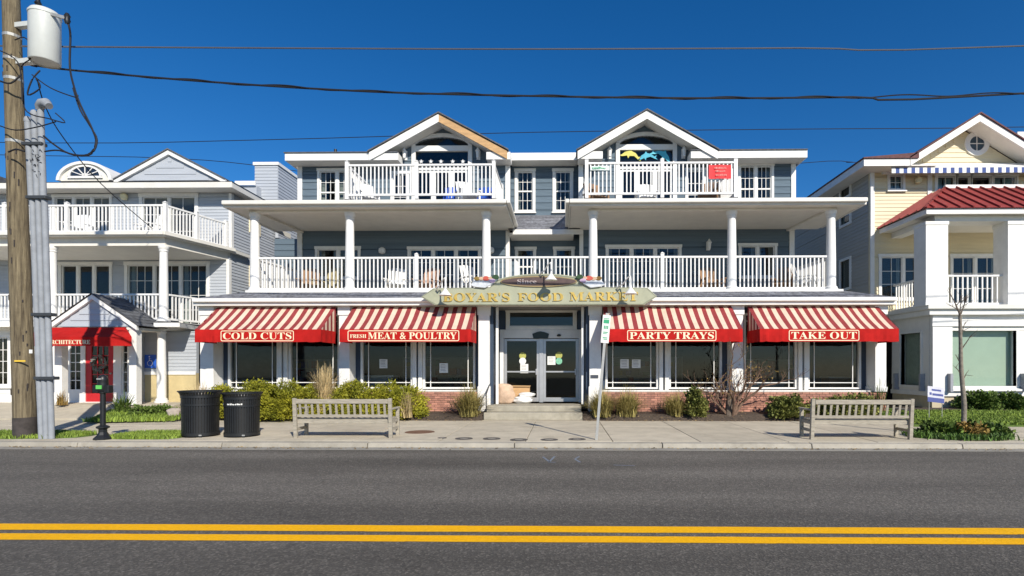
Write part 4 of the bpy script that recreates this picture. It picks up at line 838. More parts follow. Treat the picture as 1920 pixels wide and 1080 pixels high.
# eyebrow dormer with fan window
dx0, dx1 = X(108, Yq), X(212, Yq); dxc = (dx0 + dx1) / 2; dz0, dzt = Z(334, Yq), Z(298, Yq); rw = (dx1 - dx0) / 2
def arcp(rx, rz, zb, n=20): return [(dxc - rx * math.cos(math.pi * k / n), zb + rz * math.sin(math.pi * k / n)) for k in range(n + 1)]
o_, i_ = arcp(rw, dzt - dz0, dz0), arcp(rw - .12, dzt - dz0 - .1, dz0)
MB().prism(i_, Yq + .02, 24).build('dormer', mat('dormer_cream', (0.74, 0.71, 0.62), .6), H)
mb = MB()
for k in range(20): mb.prism([i_[k], o_[k], o_[k + 1], i_[k + 1]], Yq - .08, 24)
mb.build('dormer_trim', M_white, H)
wx, wz = .58, .36; zb0 = dz0 + .17; fi = arcp(wx, wz, zb0); fo = arcp(wx + .1, wz + .09, zb0 - .02)
mb = MB(); mb.prism(fi, Yq - .005, Yq + .015); fw = mb.build('fan_window', mat('dark_pane', (0.02, 0.03, 0.05), .08), H)
mb = MB()
for k in range(20): mb.prism([fi[k], fo[k], fo[k + 1], fi[k + 1]], Yq - .04, Yq + .018)
mb.box(dxc - wx - .1, dxc + wx + .1, Yq - .04, Yq + .018, zb0 - .08, zb0)
for t in (30, 60, 90, 120, 150): mb.bar((dxc, Yq - .015, zb0), (dxc - wx * math.cos(R(t)), Yq - .015, zb0 + wz * math.sin(R(t))), .03, .03, up=(0, 1, 0))
mb.box(dxc - .1, dxc + .1, Yq - .03, Yq - .006, zb0, zb0 + .1); mb.build('muntin', M_white, fw)
# rear block with roof and boxed chimney
Yc = 24.0; kx0, kx1 = X(478, Yc), X(521, Yc); kz = Z(307, Yc)
front_wall(H, kx0, kx1, ZEV, kz, Yc, [], M_grey, .14, False); side_wall(H, kx1, 1, Yc + .01, 26.0, ZEV - 1, kz, M_grey, .14)
MB().box(kx0 - .06, kx1 + .06, Yc - .06, 26.06, kz, kz + .13).build('chimney_cap', M_white, H); MB().box(kx0, kx1 - .13, Yc + .15, 26, ZEV, kz - .02).build('chimney_core', M_grey, H)
MB().box(X(440, 23.5), kx0 + .3, 23.5, 23.56, Z(344, 23.5), Z(336, 23.5)).build('fascia', M_white, H); MB().box(X(440, 23.5) - 3, kx0 + .3, 23.6, 27, ZEV, Z(344, 23.5)).build('rear_block', M_grey, H)

# red entry awning (thing)
A = thing('entry_awning', 'plain red fabric awning lettered ARCHITECTURE over the red door', 'awning', (gx, Yg, 3.0))
ya_, yf_ = 17.12, 16.55; xa, xb = 2 * gx - X(236, ya_), X(236, ya_); xf = .0
xfa, xfb = 2 * gx - X(247, yf_), X(247, yf_)
zt, zf, zb = Z(613, ya_), Z(631, yf_), Z(648, yf_)
mb = MB(); n = 14
for i in range(n):
    for k in range(4):
        def P(u, v): return (xa + (xb - xa) * u + ((xfa - xa) * (1 - u) + (xfb - xb) * u) * v, ya_ + (yf_ - ya_) * v, zt + (zf - zt) * v - .03 * math.sin(math.pi * v) * math.sin(math.pi * ((u * 3) % 1)))
        mb.quad(P(i / n, (k + 1) / 4), P((i + 1) / n, (k + 1) / 4), P((i + 1) / n, k / 4), P(i / n, k / 4))
mb.build('canopy', M_red, A, True)
for q0, q1 in ((xa, xfa), (xb, xfb)): MB().add([(q0, ya_, zt), (q1, yf_, zf), (q0, ya_, zf)], [(0, 1, 2)]).build('side_panel', M_red, A)
mb = MB(); pts = [(xa, ya_), (xfa, yf_)] + [(xfa + (xfb - xfa) * k / 16, yf_ - .012 * (k % 2)) for k in range(1, 16)] + [(xfb, yf_), (xb, ya_)]
for k in range(len(pts) - 1): mb.quad(pts[k] + (zb,), pts[k + 1] + (zb,), pts[k + 1] + (zf,), pts[k] + (zf,))
v = mb.build('valance', M_red, A, True); text(serif('ARCHITECTURE'), X(90, yf_), X(170, yf_), yf_ - .016, (zb + zf) / 2 - .02, .13, M_letter, v, .004)

# accessible parking sign and wall lamp on the grey house
xs0, xs1, zs0, zs1 = X(274, Yb1), X(295, Yb1), Z(690, Yb1), Z(665, Yb1)
G_ = thing('accessibility_sign', 'blue accessible parking sign on the grey house wall', 'sign', (xs0, Yb1 - .1, zs0))
MB().box(xs0, xs1, Yb1 - .07, Yb1 - .05, zs0, zs1).build('plate', M_signblue, G_)
mb = MB(); sc_ = (zs1 - zs0); cxs, czs = (xs0 + xs1) / 2, zs0 + sc_ * .36
for k in range(16): a0, a1 = k * .393, (k + 1) * .393; r0 = sc_ * .2; mb.bar((cxs + r0 * math.cos(a0), Yb1 - .075, czs + r0 * math.sin(a0)), (cxs + r0 * math.cos(a1), Yb1 - .075, czs + r0 * math.sin(a1)), .008, .025, up=(0, 1, 0))
for p, q in (((-.06, .42), (-.04, .2)), ((-.04, .2), (.13, .2)), ((.13, .2), (.2, .02)), ((-.05, .34), (.08, .34))): mb.bar((cxs + p[0] * sc_, Yb1 - .075, czs + p[1] * sc_), (cxs + q[0] * sc_, Yb1 - .075, czs + q[1] * sc_), .008, .03, up=(0, 1, 0))
mb.box(cxs - .1 * sc_, cxs - .02 * sc_, Yb1 - .078, Yb1 - .071, czs + .46 * sc_, czs + .54 * sc_); mb.build('wheelchair_symbol', M_paper, G_)
mb = MB(); lx, lz = X(268, 19.6), Z(656, 19.6); mb.lathe([(.03, .2), (.12, .12), (.16, -.02), (.12, -.14), (.04, -.2)], lx, 19.6, 12, 0, lz); mb.bar((lx, 19.6, lz + .2), (lx, 19.6, ze_ + .02), .03, .03); tag(mb.build('hanging_basket', mat('basket_tan', (0.4, 0.34, 0.24), .9, .4, 20)), 'small woven basket hanging beside the grey house entry post', 'basket')

# ================================================================== CREAM HOUSE AT THE LEFT EDGE
K = thing('cream_house', 'cream house with white railings, just visible at left edge behind the pole', 'house', (-24, 21.5, 0))
kx = -22.6; Yk = 21.2
Hk = [(kx - 3.2, kx - 1.0, 1.2, 2.6)]
front_wall(K, kx - 8, kx, .1, 3.2, Yk, [], M_white, .2, False); front_wall(K, kx - 8, kx, 3.2, 9.0, Yk, [], M_cream, .16, False); side_wall(K, kx, 1, Yk + .01, 30, .1, 9.0, M_cream, .16)
MB().box(kx - 8, kx - .2, Yk + .15, 30, .1, 9.0).build('core', M_cream, K)
mb = MB(); mb.box(kx - 8.3, kx + .3, Yk - .6, 30.3, 9.0, 9.25); mb.build('roof', M_shingle_d, K)

# ================================================================== RIGHT HOUSE
Q = thing('yellow_house', 'cream yellow house with red metal porch roof and white square columns', 'house', (14.5, 18.3, 0))
YQ, YQ2 = 18.3, 20.5
qx = X(1748, YQ); qe = 24.0; zq0 = .22; z2f = Z(574, YQ, 1850); qw = X(1632, YQ2)
# first-floor bay
bw = (X(1785, YQ), X(1905, YQ), Z(724, YQ, 1845), Z(620, YQ, 1845))
zbs = Z(740, YQ, 1845)
mb = MB(); mb.box(qx, qe, YQ + .01, YQ + .2, zq0 - .1, zbs - .03); mb.box(qx + .01, qx + .2, YQ + .2, YQ2, zq0 - .1, zbs - .03); mb.build('base', M_base2, Q)
front_wall(Q, qx, qe, zbs - .03, z2f - .3, YQ, [bw], M_stucco, 9, False)
sbw = (YQ + .55, YQ + 1.65, bw[2], bw[3] - .02)
side_wall(Q, qx, -1, YQ + .13, YQ2, zbs - .03, z2f - .3, M_stucco, 9, [sbw])
mb = MB(); mb.box(qx - .05, qe, YQ - .06, YQ - .012, zbs - .05, zbs + .1); mb.box(qx - .06, qx - .012, YQ - .06, YQ2, zbs - .05, zbs + .1); mb.build('water_table', M_white, Q)
MB().box(qx - .03, qx + .62, YQ - .07, YQ - .005, zbs + .1, z2f - .3).build('corner_pilaster', M_white, Q, bevel=.01)
MB().box(qx - .06, qe, YQ - .1, YQ - .004, Z(612, YQ, 1800), Z(601, YQ, 1800)).build('window_head', M_white, Q)
def big_win(x0, x1, z0, z1):
    mb = MB(); t = .07
    for q in ((x0 - t, x0, z0 - t, z1 + t), (x1, x1 + t, z0 - t, z1 + t), (x0, x1, z1, z1 + t)): mb.box(q[0], q[1], YQ - .02, YQ + .22, q[2], q[3])
    mb.hexa([(x0 - .12, YQ - .15, z0 - .16), (x1 + .12, YQ - .15, z0 - .16), (x1 + .1, YQ - .003, z0 - .16), (x0 - .1, YQ - .003, z0 - .16), (x0 - .12, YQ - .15, z0 - .1), (x1 + .12, YQ - .15, z0 - .1), (x1, YQ + .2, z0 - .001), (x0, YQ + .2, z0 - .001)])
    w = mb.build('display_window', M_white, Q); MB().box(x0, x1, YQ + .16, YQ + .168, z0, z1).build('pane', M_glass_clear, w); MB().box(x0 - .02, x1 + .02, YQ + .24, YQ + .26, z0 - .05, z1 + .02).build('blind', M_blind, w)
    for xx in (x0 - .2, x1 + .12): MB().box(xx, xx + .09, YQ - .22, YQ - .01, z0 - .18, z0 + .42).build('sill_bracket', mat('bracket_grey', (0.3, 0.31, 0.34), .6), w)
big_win(*bw)
mb = MB()
for q in ((sbw[0] - .08, sbw[0], sbw[2] - .08, sbw[3] + .08), (sbw[1], sbw[1] + .08, sbw[2] - .08, sbw[3] + .08), (sbw[0], sbw[1], sbw[3], sbw[3] + .08), (sbw[0], sbw[1], sbw[2] - .08, sbw[2])): mb.box(qx - .05, qx + .15, q[0], q[1], q[2], q[3])
w = mb.build('display_window', M_white, Q); MB().box(qx + .1, qx + .108, sbw[0], sbw[1], sbw[2], sbw[3]).build('pane', M_glass_clear, w); MB().box(qx + .18, qx + .2, sbw[0] - .05, sbw[1] + .05, sbw[2] - .05, sbw[3]).build('blind', mat('grey_blind', (0.3, 0.36, 0.3), .8), w)
for yy in (sbw[0] - .22, sbw[1] + .1): MB().box(qx - .18, qx - .01, yy, yy + .09, sbw[2] - .18, sbw[2] + .4).build('sill_bracket', mat('bracket_grey', (0.3, 0.31, 0.34)), w)
# second-floor deck
mb = MB(); mb.box(qx - .3, qe, YQ - .28, YQ2 + .5, z2f - .13, z2f); mb.box(qx - .22, qe, YQ - .2, YQ2 + .5, z2f - .3, z2f - .131); mb.build('deck', M_white, Q, bevel=.01)
mb = MB(); mb.box(qx - .33, qe, YQ - .31, YQ - .281, z2f - .11, z2f + .02); mb.box(qx - .33, qx - .301, YQ - .281, YQ2 + .4, z2f - .11, z2f + .02); mb.build('deck_trim', M_gutter, Q)
# square columns
zps = Z(412, YQ, 1780)
for px0, px1 in ((1736, 1778), (1890, 1934)):
    a, b = X(px0, YQ - .2), X(px1, YQ - .2); dpt = .62; y0 = YQ - .2
    mb = MB(); mb.box(a, b, y0, y0 + dpt, z2f, zps - .1); mb.box(a - .02, b + .02, y0 - .02, y0 + dpt + .02, zps - .22, zps - .1); mb.box(a - .02, b + .02, y0 - .02, y0 + dpt + .02, z2f, z2f + .1); mb.build('square_column', M_white, Q, bevel=.01)
c0, c1, c2 = X(1757, YQ - .2), X(1778, YQ - .2), X(1890, YQ - .2)
rq = Z(515, YQ, 1835)
railing(Q, (c1, YQ + .05), (c2, YQ + .05), z2f, rq, (), True, step=.155, low=.08); railing(Q, (X(1757, YQ) - .1, YQ + .4), (X(1757, YQ) - .1, YQ2), z2f, rq, (), True, step=.15, low=.08)
xl2 = X(1757, YQ)
# porch beam, soffit and red standing-seam roof
zev0, zev1 = Z(401, 17.85, 1800), Z(391, 17.85, 1800); rx0 = X(1737, 17.85); Yt = YQ2 + 1.2
mb = MB(); mb.box(rx0 + .45, qe, YQ - .18, YQ + .4, zps - .1, zev0 + .03); mb.box(rx0 + .45, rx0 + .85, YQ + .4, Yt, zps - .1, zev0 + .03); mb.build('porch_beam', M_white, Q, bevel=.01)
MB().box(rx0 + .05, qe, 17.9, Yt, zev0 + .031, zev0 + .07).build('porch_soffit', M_soffit, Q)
mb = MB(); mb.box(rx0, qe, 17.85, 17.9, zev0, zev1); mb.box(rx0, rx0 + .05, 17.9, Yt, zev0, zev1); mb.build('porch_fascia', M_white, Q, bevel=.008)
ztp = Z(352, YQ2 - .75, 1800); ytp = YQ2 - .75; rxt = X(1772, ytp)
FR = [(rx0 - .08, 17.78, zev1 + .01), (qe, 17.78, zev1 + .01), (qe, ytp, ztp), (rxt, ytp, ztp)]
SD = [(rx0 - .08, Yt, zev1 + .01), (rx0 - .08, 17.78, zev1 + .01), (rxt, ytp, ztp), (rxt, Yt, ztp)]
ro = MB(); ro.quad(*FR); ro.quad(*SD); ro = ro.build('metal_roof', M_redroof, Q)
x = rx0 + .2
while x < qe - .3:
    t1 = 1.0; xt = x
    tl = min(1.0, (x - (rx0 - .08)) / (rxt - rx0 + .08)); a = Vector((x, 17.78, zev1 + .03)); b = Vector((x, 17.78 + (ytp - 17.78) * tl, zev1 + .03 + (ztp - zev1) * tl))
    MB().bar(a, b, .035, .07).build('roof_seam', M_redroof, ro); x += .42
y = 18.2
while y < Yt - .1:
    tl = min(1.0, (y - 17.78) / (ytp - 17.78)); MB().bar((rx0 - .08, y, zev1 + .03), (rx0 - .08 + (rxt - rx0 + .08) * tl, y, zev1 + .03 + (ztp - zev1) * tl), .035, .06).build('roof_seam', M_redroof, ro); y += .45
MB().bar(FR[0], FR[3], .09, .06).build('hip_cap', M_redroof, ro); mb = MB(); mb.box(rxt, qe, ytp - .03, ytp + .08, ztp - .02, ztp + .1); mb.build('roof_curb', M_white, Q)
# upper walls
zqe = Z(303, 19.9, 1660); qg = YQ2
P2 = [(X(1652, qg), X(1736, qg), z2f + .55, Z(482, qg, 1690)), (X(1786, qg), X(1872, qg), z2f + .3, Z(482, qg, 1830))]
U3 = [(X(1668, qg), X(1692, qg), Z(355, qg, 1680), Z(329, qg, 1680)), (X(1757, qg), X(1790, qg), Z(362, qg, 1780), Z(331, qg, 1780)), (X(1794, qg), X(1818, qg), Z(362, qg, 1800), Z(331, qg, 1800)), (X(1822, qg), X(1858, qg), Z(362, qg, 1840), Z(331, qg, 1840)), (X(1863, qg), X(1905, qg), Z(362, qg, 1880), Z(331, qg, 1880))]
front_wall(Q, qw, qe, z2f, zqe, qg, P2 + U3, M_cream, .14, False)
for h in P2: window(Q, *h, qg, trim=.1, mull=1, cols=2, rows=3, curtain=.3)
window(Q, *U3[0], qg, trim=.09, cols=2, rows=2, curtain=.9, cm=mat('pale_curtain', (0.4, 0.52, 0.58), .8))
for k in (1, 2, 3, 4): window(Q, *U3[k], qg, trim=.06 if k > 1 else .1, cols=2 if k != 2 and k != 3 else 0, sill=False, curtain=0 if k in (2, 3) else .9, cm=mat('pale_curtain', (0.4, 0.52, 0.58)))
MB().box(qw - .02, qw + .12, qg - .06, qg - .003, z2f, zqe).build('corner_board', M_white, Q); MB().box(X(1738, qg), X(1746, qg), qg - .05, qg - .003, ztp - .2, zqe).build('corner_board', M_white, Q)
mb = MB(); mb.lathe([(.02, -.12), (.09, -.1), (.12, 0), (.1, .08), (.03, .13)], X(1718, qg), qg - .12, 12, 0, Z(340, qg, 1718)); mb.build('wall_lantern', mat('lamp_cream', (0.72, 0.66, 0.42)), Q, True)
sq = [(21.9, 22.6, Z(368, 22.2, 1600), Z(343, 22.2, 1600)), (21.9, 22.6, Z(419, 22.2, 1600), Z(391, 22.2, 1600)), (21.9, 22.6, Z(540, 22.2, 1600), Z(488, 22.2, 1600))]
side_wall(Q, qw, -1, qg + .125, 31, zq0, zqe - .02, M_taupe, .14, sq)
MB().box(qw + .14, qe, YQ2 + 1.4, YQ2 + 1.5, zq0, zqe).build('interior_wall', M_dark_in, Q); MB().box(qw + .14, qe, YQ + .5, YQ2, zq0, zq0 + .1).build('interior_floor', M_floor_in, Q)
for h in sq:
    mb = MB()
    for q in ((h[0] - .1, h[0], h[2] - .1, h[3] + .1), (h[1], h[1] + .1, h[2] - .1, h[3] + .1), (h[0], h[1], h[2] - .1, h[2]), (h[0], h[1], h[3], h[3] + .1)): mb.box(qw - .06, qw + .05, q[0], q[1], q[2], q[3])
    w = mb.build('window', M_white, Q); MB().box(qw + .03, qw + .04, h[0], h[1], h[2], h[3]).build('pane', M_glass, w); MB().box(qw + .118, qw + .2, h[0] - .05, h[1] + .05, h[2] - .05, h[3] + .05).build('dark_backing', M_dark_in, w)  # dark sheet added behind each pane, keeps sky from showing through
# main gable
Yr = 19.75; gx_, gz_ = X(1838, Yr), Z(213, Yr, 1838); gL, gLz = X(1706, Yr), Z(297, Yr, 1706); sl_ = (gz_ - gLz) / (gx_ - gL)
gRx = gx_ + (gx_ - gL) * 1.05; tri0 = gx_ - (gz_ - .3 - zqe) / sl_
front_wall(Q, tri0, 2 * gx_ - tri0, zqe, gz_ - .3, qg, [], M_cream, .18, True, gable=(gx_, gz_ - .3))
for s in (-1, 1):
    xe = gL if s < 0 else gRx; ez = gz_ - abs(xe - gx_) * sl_
    P = [(gx_, Yr, gz_ - .27), (xe, Yr, ez - .27), (xe, Yr + .06, ez - .27), (gx_, Yr + .06, gz_ - .27)]; mb = MB(); mb.hexa(P + [(p[0], p[1], p[2] + .26) for p in P]); mb.build('rake_board', M_white, Q)
    MB().quad((gx_, Yr + .06, gz_ - .24), (xe, Yr + .06, ez - .24), (xe, qg + .02, ez - .24), (gx_, qg + .02, gz_ - .24)).build('rake_soffit', M_soffit, Q)
    P = [(gx_, Yr - .05, gz_), (xe + s * .02, Yr - .05, ez), (xe + s * .02, 30, ez), (gx_, 30, gz_)]; mb = MB(); mb.hexa(P + [(p[0], p[1], p[2] + .05) for p in P]); mb.build('gable_roof', mat('red_brown_roof', (0.12, 0.05, 0.05), .8, .3, 8, .3), Q)
zq1 = gLz - .0; qel = X(1620, Yr)
mb = MB(); mb.box(qel, gL + .02, Yr, Yr + .05, zq1 - .26, zq1 - .01); mb.box(qel, qel + .05, Yr + .05, 31, zq1 - .26, zq1 - .01); mb.build('fascia', M_white, Q); MB().box(qel + .05, gL + 1, Yr + .05, qg, zq1 - .25, zq1 - .21).build('soffit', M_soffit, Q); MB().box(qel + .05, qw, qg, 31, zq1 - .25, zq1 - .21).build('soffit', M_soffit, Q)
mb = MB(); mb.hexa([(qel - .04, Yr - .05, zq1), (gL + .3, Yr - .05, zq1), (gL + .3, 31, zq1), (qel - .04, 31, zq1), (qel - .04, Yr - .05, zq1 + .04), (gL + .3, Yr - .05, zq1 + .2), (gL + .3, 31, zq1 + .2), (qel - .04, 31, zq1 + .04)]); mb.build('side_roof', mat('red_brown_roof', (0.12, 0.05, 0.05)), Q)
# round window
rxw, rzw = X(1830, qg), Z(270, qg, 1830); mb = MB(); ro_, ri_ = .45, .27
for k in range(32):
    a0, a1 = k * math.pi / 16, (k + 1) * math.pi / 16; mb.prism([(rxw + ri_ * math.cos(a0), rzw + ri_ * math.sin(a0)), (rxw + ro_ * math.cos(a0), rzw + ro_ * math.sin(a0)), (rxw + ro_ * math.cos(a1), rzw + ro_ * math.sin(a1)), (rxw + ri_ * math.cos(a1), rzw + ri_ * math.sin(a1))], qg - .07, qg + .0)
rw_ = mb.build('round_window', M_white, Q); mb = MB(); mb.prism([(rxw + ri_ * math.cos(k * math.pi / 12), rzw + ri_ * math.sin(k * math.pi / 12)) for k in range(24)], qg - .032, qg - .028); mb.build('pane', mat('blue_pane', (0.03, 0.07, 0.11), .06, .05), rw_)
mb = MB(); mb.box(rxw - .015, rxw + .015, qg - .05, qg - .033, rzw - ri_, rzw + ri_); mb.box(rxw - ri_, rxw + ri_, qg - .0495, qg - .0335, rzw - .015, rzw + .015); mb.build('muntin', M_white, rw_)
MB().box(X(1908, 22), X(1908, 22) + 1.5, 22, 23.4, 8, Z(247, 22, 1910)).build('chimney', M_white, Q)
# blue striped roll awning
A = thing('roll_awning', 'narrow blue and white striped retractable awning under the yellow gable', 'awning', (X(1790, 19.9), 20.2, Z(318, 20, 1790)))
za0, za1, za2 = Z(324, 19.85, 1790), Z(314, 19.85, 1790), Z(309, 20.3, 1790); xa = X(1672, 19.85); mb = MB(); k = 0; x = xa
while x < qe - .5: mb.quad((x, 19.85, za0), (x + .14, 19.85, za0), (x + .14, 19.85, za1), (x, 19.85, za1), k % 2); x += .14; k += 1
mb.build('valance', [M_vinyl, M_bluestr], A); mb = MB(); mb.quad((xa, 19.85, za1), (qe - .5, 19.85, za1), (qe - .5, 20.42, za2 + .1), (xa, 20.42, za2 + .1)); mb.build('canopy', M_vinyl, A); MB().box(xa, qe - .5, 20.38, qg - .01, za1 - .02, za2 + .08).build('cassette', M_vinyl, A)

# ================================================================== STREET FURNITURE
def bench(label, xc, yb):
    T = thing('park_bench', label, 'bench', (xc, yb, ZS), 'wooden benches along the kerb'); w = 1.05
    for s in (-1, 1):
        x = xc + s * w
        MB().hexa([(x - .038, yb - .04, ZS), (x + .038, yb - .04, ZS), (x + .038, yb + .04, ZS), (x - .038, yb + .04, ZS), (x - .038, yb - .10, ZS + .88), (x + .038, yb - .10, ZS + .88), (x + .038, yb - .03, ZS + .88), (x - .038, yb - .03, ZS + .88)]).build('back_leg', M_teak, T, bevel=.008)
        MB().box(x - .036, x + .036, yb + .46, yb + .53, ZS, ZS + .62).build('front_leg', M_teak, T, bevel=.008)
        MB().bar((x, yb - .07, ZS + .635), (x, yb + .58, ZS + .64), .075, .035).build('arm', M_teak, T, bevel=.01)
        MB().box(x - .02, x + .02, yb + .04, yb + .459, ZS + .16, ZS + .22).build('stretcher', M_teak, T); MB().box(x - .022, x + .022, yb + .04, yb + .459, ZS + .33, ZS + .4).build('seat_support', M_teak, T)
    MB().box(xc - w + .04, xc + w - .04, yb - .1, yb - .055, ZS + .76, ZS + .86).build('top_rail', M_teak, T, bevel=.01); MB().box(xc - w + .04, xc + w - .04, yb - .05, yb - .01, ZS + .46, ZS + .52).build('lower_rail', M_teak, T, bevel=.008)
    MB().box(xc - w + .04, xc + w - .04, yb - .005, yb + .02, ZS + .33, ZS + .405).build('apron', M_teak, T); MB().box(xc - w + .04, xc + w - .04, yb + .49, yb + .515, ZS + .33, ZS + .405).build('apron', M_teak, T)
    sm = unit_mesh('back_slat', MB().hexa([(-.024, .0, 0), (.024, .0, 0), (.024, .016, 0), (-.024, .016, 0), (-.024, -.045, .25), (.024, -.045, .25), (.024, -.03, .25), (-.024, -.03, .25)]), M_teak)
    n = 15
    for k in range(n): inst('back_slat', sm, T, (xc - w + .04 + (2 * w - .08) * (k + .6) / (n + .2), yb - .037, ZS + .515))
    ss = unit_mesh('seat_slat', MB().box(-w + .0, w, -.045, .045, 0, .025), M_teak)
    for k in range(5): inst('seat_slat', ss, T, (xc, yb + .06 + k * .108, ZS + .406))
    return T
b1 = bench('weathered wooden slatted bench beside the black bins, before the yew hedge', X(643, 11.9), 11.92)
b2 = copy_tree(b1); b2.location = (X(1614, 11.85), 11.85, ZS); b2['label'] = 'weathered wooden slatted bench near the young street tree, right end of the shop'

def bin_(xc, yc, r, h, label, band):
    T = thing('litter_bin', label, 'bin', (xc, yc, ZS), 'black metal litter bins by the kerb'); mb = MB(); n = 44
    for k in range(n):
        a = 2 * math.pi * k / n; prof = [(r * .93, .05), (r * .95, h * .5), (r * .97, h * .86), (r * 1.02, h * .93), (r * 1.12, h * .985)]
        for (r0, z0), (r1, z1) in zip(prof, prof[1:]):
            for dr in (0,):
                w0 = .72 * math.pi / n
                P = lambda rr, aa, zz: (xc + rr * math.cos(aa), yc + rr * math.sin(aa), ZS + zz)
                mb.hexa([P(r0, a - w0, z0), P(r0, a + w0, z0), P(r0 - .012, a + w0, z0), P(r0 - .012, a - w0, z0), P(r1, a - w0, z1), P(r1, a + w0, z1), P(r1 - .012, a + w0, z1), P(r1 - .012, a - w0, z1)])
    tag(mb.build('slats', M_black, T), kind='stuff')
    def ring(ra, rb, z0, z1, nm):
        m_ = MB(); m_.lathe([(ra, z0), (rb, z0), (rb, z1), (ra, z1), (ra, z0)], xc, yc, 40, 0, ZS); m_.f = m_.f[:-2]; m_.m = m_.m[:-2]; return m_.build(nm, M_black, T, True)
    ring(r * .9, r * .975, .03, .1, 'base_ring'); ring(r * .93, r * .985, h * .68, h * .72, 'hoop'); ring(r * .93, r * 1.0, h * .85, h * .9, 'hoop'); ring(r * 1.05, r * 1.14, h * .975, h, 'rim')
    MB().lathe([(r * .86, .05), (r * .88, h * .9), (r * .84, h * .9), (r * .82, .08)], xc, yc, 32, 0, ZS).build('liner', mat('liner_black', (0.008, 0.008, 0.009), .6), T, True)
    for k in range(4): a = .8 + k * 1.571; MB().box(xc + r * .8 * math.cos(a) - .03, xc + r * .8 * math.cos(a) + .03, yc + r * .8 * math.sin(a) - .03, yc + r * .8 * math.sin(a) + .03, ZS, ZS + .05).build('foot', M_black, T)
    if band:
        mb = MB()
        for a0, a1 in ((195, 222), (250, 300)):
            a = a0
            while a < a1: 
                t0, t1 = R(a), R(a + 2.2); rr = r * .992; P = lambda t, z: (xc + rr * math.cos(t), yc + rr * math.sin(t), ZS + z); hh = random.uniform(.018, .04); mb.quad(P(t0, h * .73), P(t1, h * .73), P(t1, h * .73 + hh), P(t0, h * .73 + hh)); a += random.choice((2.4, 2.4, 4.0))
        mb.build('printed_band', M_paper, T)
    mb = MB(); mb.box(xc + .2, xc + .26, yc - r * .93, yc - r * .9, ZS + .04, ZS + .07); mb.build('label_plate', M_galv, T)
bin_(X(376, 12.25), 12.25, .39, 1.03, 'black slatted litter bin standing next to the grass verge, without a printed band', False)
bin_(X(454, 12.25), 12.25, .375, .99, 'black slatted litter bin with white printed band, nearer the bench', True)

# parking meter
mx, my = X(193, 11.62), 11.62
T = thing('parking_meter', 'black twin parking meter with green label on slim post beside pole', 'parking meter', (mx, my, ZS))
MB().lathe([(.17, 0), (.17, .03), (.1, .1), (.075, .16), (.075, .22), (.12, .25), (.12, .28), (.06, .31)], mx, my, 8, 0, ZS).build('base', M_black, T)
MB().lathe([(.052, .3), (.052, .98), (.07, 1.0), (.07, 1.03)], mx, my, 14, 0, ZS).build('post', M_black, T, True)
for s in (-1, 1): MB().box(mx + s * .06, mx + s * .18, my - .07, my + .07, ZS + 1.0, ZS + 1.17).build('coin_box', M_black, T, bevel=.02)
mh = MB(); mh.lathe([(.085, 1.03), (.1, 1.06), (.1, 1.2), (.095, 1.26), (.1, 1.28), (.08, 1.35), (.04, 1.39), (.01, 1.4)], mx, my, 16, 0, ZS); mh = mh.build('meter_head', M_black, T, True)
MB().box(mx - .06, mx + .06, my - .115, my - .095, ZS + 1.09, ZS + 1.17).build('green_label', mat('label_green', (0.12, 0.5, 0.1), .5), mh); MB().box(mx - .05, mx + .05, my - .11, my - .09, ZS + 1.29, ZS + 1.32).build('display', M_galv, mh)

# leaning sign post
px0, py0 = X(1118, 11.68), 11.68; top = Vector(W(1138, 590, 11.72))
T = thing('sign_post', 'leaning grey metal post with small white and green parking sign by entrance', 'sign', (px0, py0, ZS))
pv = (top - Vector((px0, py0, ZS))); mb = MB(); mb.bar((px0, py0, ZS - .01), top + pv * .012, .055, .03); mb.build('post', M_galv, T)
c = Vector((px0, py0, ZS)) + pv * .885; d = pv.normalized(); sx_ = Vector((1, 0, -d.x / d.z)).normalized()
def onplate(u, v, y=-.022): return c + sx_ * u + d * v + Vector((0, y, 0))
mb = MB(); hw, hh = .085, .3
mb.hexa([onplate(-hw, -hh, -.02), onplate(hw, -hh, -.02), onplate(hw, -hh, -.016), onplate(-hw, -hh, -.016), onplate(-hw, hh, -.02), onplate(hw, hh, -.02), onplate(hw, hh, -.016), onplate(-hw, hh, -.016)]); pl = mb.build('plate', M_paper, T)
mb = MB()
for u0, u1, v0, v1 in ((-.06, .06, .12, .2), (-.06, .06, .215, .23), (-.045, -.02, .0, .07), (-.01, .015, .0, .07), (.025, .05, .0, .07), (-.05, .05, -.08, -.06), (-.05, .03, -.11, -.095), (-.05, .05, -.2, -.18), (-.03, .05, -.23, -.215)): mb.quad(onplate(u0, v0), onplate(u1, v0), onplate(u1, v1), onplate(u0, v1))
mb.build('print', M_green, pl)

